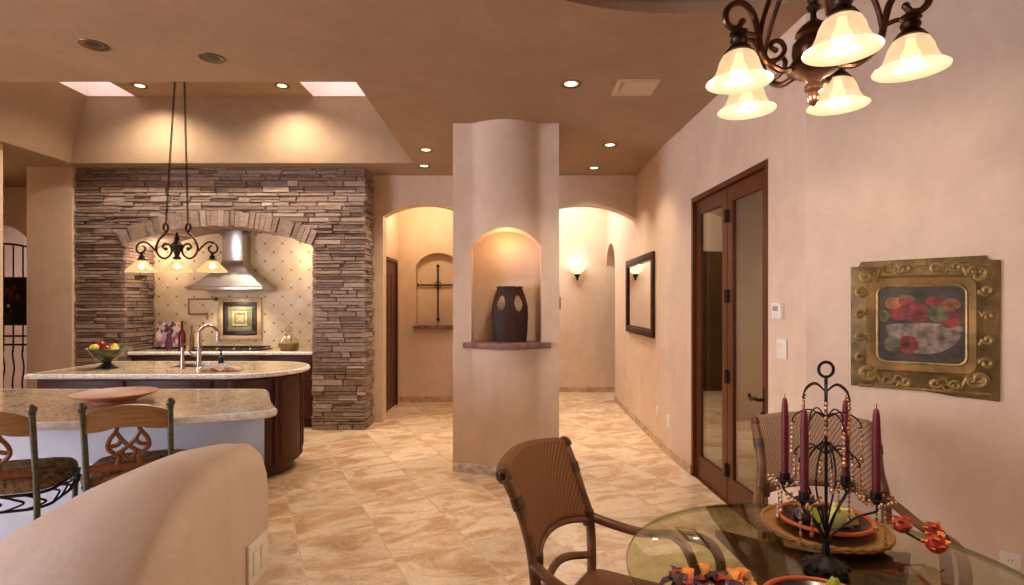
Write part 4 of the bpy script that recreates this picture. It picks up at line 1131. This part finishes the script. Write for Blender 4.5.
# ------------------------------------------------------------------ chandelier
CH = Vector((.80, 1.46, 0)); RS = .21
ch = thing('chandelier', 'bronze scroll chandelier with five alabaster bell shades above the table', 'chandelier', CH)
DZc = H+.46
m = MB(); m.tube([(0, 0, 2.2), (0, 0, DZc)], .0075, 10, smooth=0); m.lathe([(0, 2.27), (.012, 2.275), (.018, 2.285), (.010, 2.295), (.016, 2.305), (.009, 2.318), (0, 2.32)], (0, 0, 0), 14); m.build('rod', M['bronze_dark'], ch)
m = MB(); m.lathe([(0, DZc-.06), (.02, DZc-.05), (.06, DZc-.02), (.07, DZc), (0, DZc)], (0, 0, 0), 20); m.build('ceiling_rose', M['bronze'], ch)
m = MB(); m.lathe([(0, 2.255), (.012, 2.25), (.030, 2.236), (.042, 2.222), (.044, 2.212), (.036, 2.205), (.05, 2.19), (.052, 2.165), (.048, 2.15), (.062, 2.13), (.066, 2.12), (.05, 2.108), (.024, 2.095), (.016, 2.085), (.022, 2.075), (.022, 2.065), (.012, 2.058), (.016, 2.045), (.013, 2.032), (.004, 2.024), (0, 2.022)], (0, 0, 0), 24)
m.build('hub', M['bronze'], ch)
ch_shades = []
for k in range(5):
    an = math.radians([-103, -30, 44, 118, 187][k]); ca, sa = math.cos(an), math.sin(an)
    P = lambda r_, z_, s_=0: (r_*1.077*ca, r_*1.077*sa, z_-.018*max(0, min(1, (z_-2.12)/.08))*(1 if z_ < 2.31 else 0))
    m = MB()
    m.ball(P(.186, 2.252), .0095, 10, 6)
    m.tube([P(*q) for q in ((.186, 2.252), (.196, 2.236), (.214, 2.234), (.228, 2.25), (.226, 2.278), (.205, 2.298), (.178, 2.296), (.156, 2.268), (.145, 2.22), (.136, 2.17), (.115, 2.130), (.085, 2.112), (.055, 2.118))], .0085, 8)
    m.tube([P(*q) for q in ((.120, 2.138), (.092, 2.150), (.076, 2.180), (.086, 2.206), (.106, 2.205), (.112, 2.188), (.100, 2.178))], .0065, 8)
    m.ball(P(.100, 2.178), .008, 8, 5)
    m.tube([P(*q) for q in ((.142, 2.205), (.130, 2.27), (.098, 2.34), (.060, 2.41), (.03, 2.47), (.006, 2.50))], .0065, 8)
    m.tube([P(.145, 2.215), P(.170, 2.222), P(.195, 2.212)], .006, 8)
    m.build('arm', M['bronze'], ch)
    c = (RS*ca, RS*sa, 0)
    m = MB(); m.lathe([(0, 2.215), (.013, 2.213), (.022, 2.207), (.024, 2.200), (.015, 2.194), (.022, 2.188), (.022, 2.181), (.017, 2.175), (.028, 2.164), (.036, 2.153), (.032, 2.150), (0, 2.153)], c, 20); m.build('socket_cup', M['bronze_dark'], ch)
    m = MB(); m.lathe([(.032, 2.151), (.040, 2.145), (.048, 2.130), (.053, 2.112), (.060, 2.096), (.071, 2.083), (.082, 2.076), (.0815, 2.0745), (.070, 2.080), (.058, 2.094), (.051, 2.111), (.046, 2.129), (.038, 2.142)], c, 40); m.build('shade', M['shade_ch'], ch)
    m = MB(); m.lathe([(0, 2.093), (.014, 2.095), (.021, 2.104), (.021, 2.113), (.013, 2.128), (.010, 2.15)], c, 16); m.build('bulb', M['bulb'], ch)
    ch_shades.append(CH+Vector((c[0], c[1], 2.055)))

# ------------------------------------------------------------------ fruit painting in embossed tin frame
q0, ta = onwall(851, 261); q1, tb = onwall(999, 254)
PW, PH = (tb-ta)*1.0*math.hypot(.811, .585), .665
pc_ = (ta+tb)/2; ctr = Vector((P2[0]+.811*pc_, P2[1]-.585*pc_, 1.388))
pt = thing('fruit_painting', 'embossed gold tin picture of a fruit bowl on the dining wall', 'painting', ctr, math.atan2(-.585, .811))
hw2, hh2 = PW/2, PH/2
m = MB()
m.prism([(-hw2, -hh2+.01), (-hw2*.3, -hh2+.02), (hw2*.4, -hh2-.005), (hw2, -hh2-.015), (hw2+.004, hh2-.02), (hw2-.035, hh2-.018), (hw2-.045, hh2+.004), (-hw2+.045, hh2-.006), (-hw2+.035, hh2-.03), (-hw2, hh2-.032)], -.018, -.003, 'y')
m.build('tin_sheet', M['gold'], pt, bevel=.004)
m = MB()
def rrect(hx, hz, r, n=6, oz=0):
    return [(a, b+oz) for a, b in rr(hx, hz, r, n)]
IX, IZ, IO = hw2*.58, hh2*.56, .005
def pstrip(mb, A, B, ya_, yb_):
    va = [mb.v((a, ya_, b)) for a, b in A]; vb = [mb.v((a, yb_, b)) for a, b in B]
    for i in range(len(A)): mb.face([va[i], va[(i+1) % len(A)], vb[(i+1) % len(A)], vb[i]])
pstrip(m, rrect(IX+.055, IZ+.06, .05, 6, IO), rrect(IX+.04, IZ+.045, .045, 6, IO), -.0185, -.030)
pstrip(m, rrect(IX+.04, IZ+.045, .045, 6, IO), rrect(IX+.012, IZ+.012, .04, 6, IO), -.030, -.026)
m.build('copper_mat', M['gold_red'], pt)
m = MB(); m.tube([(a, -.026, b) for a, b in rrect(IX+.006, IZ+.006, .04, 6, IO)], .007, 8, closed=True, smooth=0); m.build('inner_rim', M['gold_hi'], pt)
m.bm.free() if False else None
m = MB(); random.seed(21)
def scroll(cx_, cz_, s_, fx, fz, r_=.008):
    pts = []
    for k in range(15):
        t2 = k/14; an = 2.2*PI*(1-t2); rad = s_*(.25+.75*t2); pts.append((cx_+fx*rad*math.cos(an)*.6, -.020, cz_+fz*rad*math.sin(an)*.6))
    pts += [(cx_+fx*s_*.9, -.020, cz_+fz*s_*.7), (cx_+fx*s_*1.3, -.020, cz_+fz*s_*.75), (cx_+fx*s_*1.75, -.019, cz_+fz*s_*.45)]
    m.tube(pts, [r_, r_*1.3, r_*1.1, r_*.6], 6, smooth=2)
def sb(nm): 
    global m
    m.build(nm, M['gold_hi'], pt); m = MB()
for fx in (-1, 1):
    for fz in (-1, 1):
        cx_, cz_ = fx*(hw2-.075), fz*(hh2-.085)
        scroll(cx_, cz_, .07, -fx, fz, .012); sb('corner_scroll')
        scroll(fx*(hw2-.045), fz*(hh2-.16), .045, -fx, -fz, .010); sb('border_scroll')
        scroll(fx*(hw2-.16), fz*(hh2-.045), .04, -fx, -fz, .009); sb('border_scroll')
        for k in range(7):   # acanthus leaves
            an = k*.35; m.tube([(cx_, -.018, cz_), (cx_-fx*.035*math.cos(an), -.026, cz_+fz*.035*math.sin(an)-fz*.02), (cx_-fx*.065*math.cos(an), -.019, cz_+fz*.06*math.sin(an)-fz*.03)], [.004, .008, .003], 6)
        sb('acanthus')
        scroll(fx*.06, fz*(hh2-.05), .04, fx, fz, .009); sb('border_scroll')
    scroll(fx*(hw2-.04), .05, .035, -fx, 1, .009); sb('border_scroll'); scroll(fx*(hw2-.04), -.06, .035, -fx, -1, .009); sb('border_scroll')
for s_ in (-1, 1):
    m.tube([(-hw2+.03+(2*hw2-.06)*k/56, -.019, s_*(hh2-.028)-.012) for k in range(57)], lambda t_: .004+.004*abs(math.sin(t_*PI*16)), 6, smooth=0); sb('beaded_border')
cvm = MB(); cvm.prism(rrect(IX, IZ, .04, 6, IO), -.024, -.019, 'y'); cv = cvm.build('canvas', M['art_dark'], pt)
def disc(name, mat, cx_, cz_, rx, rz, y_=-.0248, cut=None):
    mb = MB(); pts = []
    for k in range(25):
        an = 2*PI*k/24
        if cut == 'low': an = PI+PI*k/24
        pts.append((cx_+rx*math.cos(an), cz_+rz*math.sin(an)))
    if cut is None: pts = pts[:-1]
    mb.prism(pts, y_, y_+.0015, 'y'); return mb.build(name, mat, cv)
disc('painted_bowl', M['art_bowl'], .012, IO-.01, IX*.88, .135, -.0246, 'low')
disc('painted_bowl_rim', M['art_bowl'], .012, IO-.012, IX*.90, .02, -.0249)
random.seed(4)
for nm, mt, a, b, rx, rz in (('painted_leaf', 'art_orange', -.11, .105, .035, .03), ('painted_leaf', 'art_green', -.06, .125, .04, .022), ('painted_fruit', 'art_red', -.015, .06, .05, .05), ('painted_fruit', 'art_red', -.085, .055, .045, .035), ('painted_fruit', 'art_red', .115, .03, .04, .045), ('painted_fruit', 'art_green', .07, .055, .042, .04), ('painted_leaf', 'art_orange', .12, .10, .035, .03), ('painted_fruit', 'art_red', -.06, .115, .03, .022), ('painted_fruit', 'art_red', .055, .115, .035, .025), ('painted_fruit', 'art_red', -.05, -.10, .042, .045), ('painted_leaf', 'art_green', -.115, -.10, .035, .04), ('painted_leaf', 'art_green', -.15, .04, .022, .03)):
    disc(nm, M[mt], a, IO+b, rx, rz, -.0252-random.uniform(0, .0012))

# ------------------------------------------------------------------ dining chairs
def rattan_chair(label, loc, rz, wmat):
    t_ = thing('rattan_armchair', label, 'armchair', loc, rz, 'rattan armchairs at the glass table')
    Wd = .225
    def back(u, v_):   # u -1..1 across, v 0 bottom..1 top
        bow = -.055*(1-u*u)
        z_ = .655+.275*v_+.018*(1-u*u)*v_+.030*(1-u*u)*(1-v_)
        y_ = -.195-.10*v_**1.1+bow
        return Vector((u*Wd*(.94+.06*v_), y_, z_))
    m_ = MB(); nu, nv = 14, 12; g = [[m_.v(back(-1+2*i/nu, j/nv)*1.0) for i in range(nu+1)] for j in range(nv+1)]
    # rolled top edge
    for j in range(1, 5):
        an = PI*.9*j/4; g.append([m_.v(back(-1+2*i/nu, 1)+Vector((0, -.026*(1-math.cos(an)), .026*math.sin(an)))) for i in range(nu+1)])
    for A, B in zip(g, g[1:]):
        for i in range(nu): m_.face([A[i], A[i+1], B[i+1], B[i]])
    o_ = m_.build('backrest', wmat, t_)
    sol = o_.modifiers.new('thick', 'SOLIDIFY'); sol.thickness = .012; sol.offset = 0
    m_ = MB(); m_.tube([back(-1.04+2.08*i/8, 1)+Vector((0, -.022, .004)) for i in range(9)], .022, 10); m_.build('top_rail', M['rattan_pole'], t_)
    for sx in (-1, 1):
        e_ = back(sx*1.06, 1)+Vector((0, -.022, .004))
        m_ = MB(); m_.tube([e_+Vector((sx*.004, .028*math.cos(a_)*(1-a_/20), .028*math.sin(a_)*(1-a_/20))) for a_ in [k*.6 for k in range(18)]], .008, 6); m_.build('scroll_end', M['rattan_pole'], t_)
        m_ = MB(); m_.tube([(sx*.215, -.20, .0), (sx*.225, -.19, .25), (sx*.235, -.185, .45), (sx*.24, -.195, .64), back(sx*1.0, .35)+Vector((sx*.012, 0, 0)), back(sx*1.0, .7)+Vector((sx*.012, 0, 0)), back(sx*1.02, .97)+Vector((sx*.012, -.01, 0))], .019, 10); lg_ = m_.build('back_leg', M['rattan_pole'], t_)
        for p_, q_ in ((back(sx, .62), back(sx, .76)), (back(sx, 0)-Vector((0, 0, .03)), back(sx, 0)+Vector((0, 0, .03)))):
            m_ = MB(); m_.tube([p_+Vector((sx*.012, 0, 0)), q_+Vector((sx*.012, 0, 0))], .0225, 10, smooth=0); m_.build('binding', M['binding'], lg_)
        m_ = MB(); m_.tube([(sx*.24, -.20, .655), (sx*.27, -.10, .625), (sx*.285, .02, .612), (sx*.285, .16, .635), (sx*.28, .25, .63), (sx*.275, .295, .575), (sx*.27, .295, .48), (sx*.265, .285, .42)], .0185, 10); m_.build('arm', M['rattan_pole'], t_)
        m_ = MB(); m_.tube([(sx*.283, .12, .630), (sx*.275, .17, .60), (sx*.265, .21, .52), (sx*.255, .235, .42), (sx*.25, .25, .2), (sx*.25, .255, .0)], .019, 10); m_.build('front_leg', M['rattan_pole'], t_)
        m_ = MB(); m_.tube([(sx*.225, -.185, .18), (sx*.25, .25, .18)], .013, 8, smooth=0); m_.build('stretcher', M['rattan_pole'], t_)
    m_ = MB(); m_.tube([back(-1+2*i/8, 0)+Vector((0, 0, -.006)) for i in range(9)], .013, 8); m_.build('lower_rail', M['rattan_pole'], t_)
    m_ = MB(); m_.tube([(a, b+.04, .425) for a, b in rr(.25, .225, .05)], .019, 8, closed=True, smooth=0)
    m_.tube([(-.235, -.19, .50), (0, -.225, .56), (.235, -.19, .50)], .015, 8); m_.build('seat_frame', M['rattan_pole'], t_)
    m_ = MB(); prev_ = None
    for z_, s_ in ((.415, .93), (.43, .97), (.445, .95), (.452, .6)):
        ring = [m_.v((a*s_, b*s_+.04, z_)) for a, b in rr(.25, .225, .05)]
        if prev_:
            for i in range(len(ring)): m_.face([prev_[i], prev_[(i+1) % len(ring)], ring[(i+1) % len(ring)], ring[i]])
        else: m_.face(ring[::-1])
        prev_ = ring
    m_.face(prev_); m_.build('seat', wmat, t_)
    t_.scale = (1, 1, .985)
    return t_
rattan_chair('brown woven rattan armchair pulled out toward the floor, its side showing', (.362, 1.906, 0), math.radians(-120), M['weave'])
c2 = rattan_chair('woven rattan armchair coloured as lit, facing across the table, backed to the dining wall', (1.333, 2.247, 0), math.radians(167.3), M['weave_lit'])
c2.scale = (1.06, 1.06, 1.0)

# ------------------------------------------------------------------ dining table
TC = (.872, 1.512); TR = .545
dt = thing('dining_table', 'round glass-topped dining table on a dark wooden pedestal', 'table', (TC[0], TC[1], 0))
m = MB(); m.lathe([(0, .738), (TR-.004, .738), (TR, .742), (TR, .747), (TR-.004, .750), (0, .750)], (0, 0, 0), 96); m.build('tabletop', M['glass'], dt)
m = MB(); m.lathe([(TR+.0005, .7385), (TR+.002, .741), (TR+.002, .748), (TR+.0005, .7505)], (0, 0, 0), 96); m.build('polished_edge', M['glass_edge'], dt)
def sqring(mb, prev_, h_, z_, rot=27, cv_=.16):
    ring = []
    for k in range(4):
        an = math.radians(rot+90*k); nx_ = math.radians(rot+90*(k+1))
        A = Vector((h_*math.cos(an), h_*math.sin(an))); B = Vector((h_*math.cos(nx_), h_*math.sin(nx_)))
        for j in range(6):
            t2 = j/6; p_ = A*(1-t2)+B*t2; inn = 1-cv_*math.sin(PI*t2); ring.append(mb.v((p_.x*inn, p_.y*inn, z_)))
    if prev_:
        for i in range(24): mb.face([prev_[i], prev_[(i+1) % 24], ring[(i+1) % 24], ring[i]])
    else: mb.face(ring[::-1])
    return ring
m = MB(); r_ = None
for h_, z_ in ((.22, .66), (.32, .688), (.385, .70), (.40, .708), (.40, .728), (.38, .7375)): r_ = sqring(m, r_, h_, z_, 27, .34)
m.face(r_); m.build('capital', M['cab'], dt)
m = MB(); r_ = None
for h_, z_ in ((.15, .08), (.14, .2), (.13, .4), (.15, .6), (.20, .66)): r_ = sqring(m, r_, h_, z_)
m.face(r_); m.build('pedestal', M['cab'], dt)
m = MB(); r_ = None
for h_, z_ in ((.40, .0), (.40, .04), (.34, .06), (.18, .08)): r_ = sqring(m, r_, h_, z_)
m.face(r_); m.build('base', M['cab'], dt)
TZ = .7505
# chargers with plates
def setting(loc, rz, lab_c, lab_p):
    if lab_c:
        c_ = thing('wicker_charger', lab_c, 'charger', (loc[0], loc[1], TZ), rz)
        m_ = MB(); m_.lathe([(0, 0), (.15, 0), (.175, .006), (.19, .016), (.187, .022), (.172, .013), (.15, .008), (0, .008)], (0, 0, 0), 48); m_.build('mat', M['wicker'], c_)
        m_ = MB()
        for s_ in (0, PI): m_.tube([(.187*math.cos(k/60*2*PI), .187*math.sin(k/60*2*PI), .019+.005*math.sin(k*PI*.5+s_)) for k in range(60)], .0065, 6, closed=True, smooth=0)
        m_.build('braided_rim', M['wicker'], c_)
    p_ = thing('dinner_bowl', lab_p, 'bowl', (loc[0], loc[1], TZ+(.0085 if lab_c else 0)), rz, 'aubergine bowls with orange rims')
    m_ = MB(); m_.lathe([(0, 0), (.08, 0), (.10, .008), (.135, .035), (.133, .038), (.098, .014), (.08, .008), (0, .007)], (0, 0, 0), 44); m_.build('dish', M['plate_in'], p_)
    m_ = MB(); m_.tube([(.137*math.cos(k/56*2*PI), .137*math.sin(k/56*2*PI), .038+.0015*math.sin(k*PI)) for k in range(56)], .0065, 8, closed=True, smooth=0); m_.build('rim', M['orange'], p_)
SF = Vector((1.025, 1.805)); SN = Vector((.735, 1.285))
setting(SF, 0, 'woven wicker charger across the table behind the candle holder', 'dark bowl with orange rim on the charger behind the candle holder')
setting(SN, .4, None, 'dark bowl with orange rim near the autumn leaves at the picture bottom')
FS = 1.0; FB = Vector((SF.x, SF.y, TZ))
fruit('pear', 'upright green pear standing in the dark bowl behind the candle holder', 'pear', (-.045, -.01, .055), .033, M['pear_g'], True)
fruit('plum', 'dark plum at the rim of the bowl behind the candle holder', 'plum', (-.085, -.03, .060), .030, M['plum'])
np_ = thing('folded_napkin', 'pale green napkin folded in the dark bowl beside the pear', 'napkin', (SF.x+.035, SF.y-.02, TZ+.026), .2)
m = MB(); m.prism([(-.055, 0), (.075, 0), (.045, .052), (-.02, .06)], -.012, .012, 'y'); m.build('cloth_front', M['lime'], np_, bevel=.004)
m = MB(); m.prism([(-.04, 0.0), (.06, 0), (.05, .04), (0, .07)], .013, .028, 'y'); m.build('cloth_fold', M['lime'], np_, bevel=.004)
FB = Vector((SN.x, SN.y, TZ))
fruit('pear', 'green pear lying in the dark bowl at the picture bottom', 'pear', (.045, .045, .048), .028, M['pear_g'], True)
# ------------------------------------------------------------------ candle holder
CB = Vector((.882, 1.545, TZ))
cd = thing('candle_holder', 'black wire candle holder strung with amber beads on the glass table', 'candle holder', CB)
m = MB(); m.lathe([(0, 0), (.060, 0), (.056, .010), (.044, .022), (.024, .032), (.012, .042), (.009, .075), (.011, .085), (0, .09)], (0, 0, 0), 20)
for k in range(12):
    a = 2*PI*k/12; m.ball((.050*math.cos(a), .050*math.sin(a), .012), .011, 8, 5)
m.build('base', M['iron'], cd)
m = MB(); m.tube([(0, 0, .08), (0, 0, .545)], .0045, 8, smooth=0); m.build('stem', M['iron'], cd)
m = MB(); m.tube([(.021*math.cos(k*PI/10), 0, .563+.021*math.sin(k*PI/10)) for k in range(20)], .0042, 8, closed=True, smooth=0); m.build('finger_ring', M['iron'], cd)
cz = .215
CA = [125, 215, 35, -35]
RC = .118
def strand(p, n_, rad=.0048, last=True):
    m_ = MB()
    for i in range(n_):
        m_.ball((p[0], p[1], p[2]-.0135*i-.008), rad*(1.35 if (last and i == n_-1) else (1 if i % 2 else .75)), 6, 4, 1.3)
    m_.tube([p, (p[0], p[1], p[2]-.0135*n_)], .0008, 4, smooth=0)
    m_.build('bead_string', M['amber'], cd)
for k, a in enumerate(CA):
    ca, sa = math.cos(math.radians(a)), math.sin(math.radians(a))
    P = lambda r_, z_: (r_*ca, r_*sa, z_)
    m = MB(); m.tube([P(.0, .08), P(.03, .12), P(.075, .165), P(RC, .19), P(RC, cz-.01)], .0032, 6)
    m.tube([P(.008, .36), P(.045, .31), P(.055, .24), P(.02, .16), P(.0, .10)], .0028, 6); m.build('branch', M['iron'], cd)
    m = MB(); m.lathe([(0, -.004), (.022, -.002), (.026, .008), (.0125, .010), (.0125, .028), (.014, .028), (.014, .006)], (RC*ca, RC*sa, cz), 14); m.build('candle_cup', M['iron'], cd)
    m = MB()   # amber bead flower around the cup
    for j in range(10):
        b = 2*PI*j/10
        for q in range(3): m.ball((RC*ca+(.026+.009*q)*math.cos(b), RC*sa+(.026+.009*q)*math.sin(b), cz-.002+.007*q-(.004 if j % 2 else 0)), .0048, 6, 4)
    m.build('bead_collar', M['amber'], cd)
    strand((RC*ca+.02*ca, RC*sa+.02*sa, cz-.004), 8); strand((RC*ca-.02*sa, RC*sa+.02*ca, cz-.004), 6)
    cn = thing('taper_candle', ['tall burgundy taper candle standing closest to the glass doors', 'tall burgundy taper candle standing second from the glass doors', 'tall burgundy taper candle half hidden by the amber bead strings', 'tall burgundy taper candle standing closest to the berry sprig'][k], 'candle', CB+Vector((RC*ca, RC*sa, cz+.011)), 0, 'burgundy taper candles')
    m = MB(); m.lathe([(0, 0), (.0105, 0), (.0105, .18), (.0085, .222), (.006, .237), (0, .243)], (0, 0, 0), 14); m.build('wax', M['candle'], cn)
    m = MB(); m.tube([(0, 0, .240), (.001, 0, .254)], .0012, 5, smooth=0); m.build('wick', M['black'], cn)
for zt_, r_, n_, off in ((.50, .065, 6, 0), (.425, .085, 6, 30), (.325, .085, 6, 10)):
    for k in range(n_):
        a = math.radians(off+360/n_*k); ca, sa = math.cos(a), math.sin(a)
        m = MB(); m.tube([(0, 0, zt_), (r_*.45*ca, r_*.45*sa, zt_+.022), (r_*.85*ca, r_*.85*sa, zt_+.008), (r_*ca, r_*sa, zt_-.015), (r_*.9*ca, r_*.9*sa, zt_-.018)], .0022, 6); m.build('branch', M['iron'], cd)
        strand((r_*ca, r_*sa, zt_-.015), 7 if zt_ > .33 else 5)

# ------------------------------------------------------------------ autumn decorations
def leaf_mesh(mb, c, dirv, L, wid, curl, lift):
    d_ = Vector(dirv); d_.normalize(); s_ = d_.cross(Vector((0, 0, 1)))
    if s_.length < .01: s_ = Vector((1, 0, 0))
    s_.normalize(); n_ = s_.cross(d_); c = Vector(c)
    prev_ = None
    for k in range(6):
        t2 = k/5; w_ = wid*math.sin(PI*min(.97, t2*.9+.06))*(1+.25*math.sin(t2*18)); p_ = c+d_*L*t2+n_*(lift*math.sin(PI*t2)-curl*t2*t2)
        ring = [mb.v(p_-s_*w_+n_*w_*.35), mb.v(p_), mb.v(p_+s_*w_+n_*w_*.35), mb.v(p_-n_*.002)]
        if prev_:
            for i in range(4): mb.face([prev_[i], prev_[(i+1) % 4], ring[(i+1) % 4], ring[i]])
        prev_ = ring
random.seed(17)
gl = thing('leaf_garland', 'bunch of orange, red and purple autumn leaves on the glass', 'leaf decoration', (.515, 1.425, TZ+.004))
for i in range(34):
    x = random.uniform(-.095, .085); y = random.uniform(-.05, .04); z_ = random.uniform(.004, .028)
    a = random.uniform(0, 2*PI); mt = M[random.choice(['leaf_red', 'leaf_purple', 'leaf_purple', 'leaf_dark', 'leaf_dark', 'leaf_red'])]
    if x > .05 and random.random() < .7: mt = M['leaf_orange']
    if -.05 < x < 0 and i % 3 == 0: mt = M['leaf_orange']
    m = MB(); leaf_mesh(m, (x, y, z_), (math.cos(a), math.sin(a), random.uniform(-.05, .5)), random.uniform(.035, .055), random.uniform(.012, .02), .006, .012); m.build('leaf', mt, gl)
m = MB(); m.tube([(-.11, 0, .006), (-.04, .02, .008), (.03, -.01, .008), (.08, .01, .006)], .003, 6); m.build('twig', M['bronze_dark'], gl)
bp = thing('berry_sprig', 'sprig of three orange and red berry balls on the glass', 'berry decoration', (1.275, 1.695, TZ))
for (x, y, z_, r2, mt) in ((-.04, .05, .045, .030, 'orange'), (.055, .04, .035, .026, 'leaf_red'), (-.015, -.06, .034, .034, 'leaf_red')):
    m = MB(); m.ball((x, y, z_), r2*.82, 14, 8); b_ = m.build('berry', M[mt], bp)
    m = MB()
    for k in range(16):
        a = k*2.4; zz2 = -1+2*(k+.5)/16; rr2 = math.sqrt(1-zz2*zz2); p = Vector((rr2*math.cos(a), rr2*math.sin(a), zz2))
        q = Vector((-p.y, p.x, .3)); leaf_mesh(m, Vector((x, y, z_))+p*r2*.84, q, r2*.62, r2*.24, .002, .003)
    m.build('husk', M['leaf_orange'] if mt != 'orange' else M['leaf_red'], b_)
m = MB(); m.tube([(-.04, .05, .03), (0, 0, .012), (.055, .04, .02)], .004, 6); m.tube([(0, 0, .012), (-.015, -.06, .02)], .004, 6)
m.tube([(.055, .04, .03), (.075, .03, .035), (.082, .01, .012)], .003, 6); m.build('twig', M['bronze_dark'], bp)

# ------------------------------------------------------------------ lights
def L(kind, name, loc, energy, color, **kw):
    d_ = bpy.data.lights.new(name, kind); d_.energy = energy; d_.color = color
    for k, v in kw.items():
        if k not in ('rot', 'target'): setattr(d_, k, v)
    o_ = bpy.data.objects.new(name, d_); COL.objects.link(o_); o_.location = loc
    if 'rot' in kw: o_.rotation_euler = kw['rot']
    if 'target' in kw: o_.rotation_euler = (Vector(kw['target'])-Vector(loc)).to_track_quat('-Z', 'Y').to_euler()
    return o_
WARM = (1.0, .82, .61); WARMER = (1.0, .60, .28)
for i, p in enumerate(can_pos):
    L('SPOT', 'recessed_spot', p-Vector((0, 0, .02)), 60 if p.z < 3.3 else 115, WARM, spot_size=math.radians(105 if p.z < 3.3 else 150), spot_blend=.7, shadow_soft_size=.05)
for p in ch_shades: L('POINT', 'chandelier_glow', p, 9, WARM, shadow_soft_size=.012)
for p in shade_centres: L('POINT', 'pendant_glow', p-Vector((0, 0, .02)), 8, WARM, shadow_soft_size=.04)
L('POINT', 'niche_glow', (NC, 4.97, 2.04), 2.2, WARMER, shadow_soft_size=.02)
L('POINT', 'alcove_glow', (AC-.9, 6.76, 2.1), 6.5, (1, .74, .48), shadow_soft_size=.05)
L('POINT', 'alcove_glow', (AC+.9, 6.76, 2.1), 6.5, (1, .74, .48), shadow_soft_size=.05)
L('SPOT', 'hood_lamp', (AC, 6.85, 1.65), 30, (1, .82, .6), spot_size=math.radians(130), spot_blend=.6, shadow_soft_size=.05)
L('POINT', 'passage_glow', (-1.15, 7.6, 2.85), 24, (1, .76, .44), shadow_soft_size=.08)
L('AREA', 'hall_skylight', (.6, 8.3, 3.58), 62, (1, .92, .80), size=1.2)
L('POINT', 'sconce_glow', px(577, 262, 9.1), 3, WARM, shadow_soft_size=.06)
L('POINT', 'foyer_fill', (-6.4, 6.1, 2.7), 6, WARMER, shadow_soft_size=.1)  # added fill that warms the passage wall, no lamp stands here
L('AREA', 'foyer_daylight', (-7.0, 8.6, 3.0), 40, (.95, .9, 1), size=1.0)
L('POINT', 'study_fill', (2.5, 4.6, 2.4), 14, (1, .85, .55), shadow_soft_size=.15)  # unseen fill, added to brighten the room behind the door panes

wd = bpy.data.worlds.new('daylight'); S.world = wd; wd.use_nodes = True
bg = wd.node_tree.nodes['Background']; bg.inputs[0].default_value = (.88, .88, 1.0, 1); bg.inputs[1].default_value = 11.5

# ------------------------------------------------------------------ camera
cam = bpy.data.cameras.new('camera'); co = bpy.data.objects.new('camera', cam); COL.objects.link(co)
cam.sensor_fit = 'HORIZONTAL'; cam.sensor_width = 36.0; cam.lens = F/1024*36.0
cam.shift_y = (303-292.5)/1024
cam.clip_start = .02
co.location = (0, 0, 1.5); co.rotation_euler = (PI/2, 0, 0)
S.camera = co
S.view_settings.view_transform = 'Standard'; S.view_settings.look = 'None'; S.view_settings.gamma = 1
S.view_settings.use_curve_mapping = False; S.view_settings.exposure = 0.22
S.cycles.use_denoising = True
S.cycles.max_bounces = 10; S.cycles.transparent_max_bounces = 16; S.cycles.sample_clamp_indirect = 6
S.cycles.caustics_reflective = False; S.cycles.caustics_refractive = False
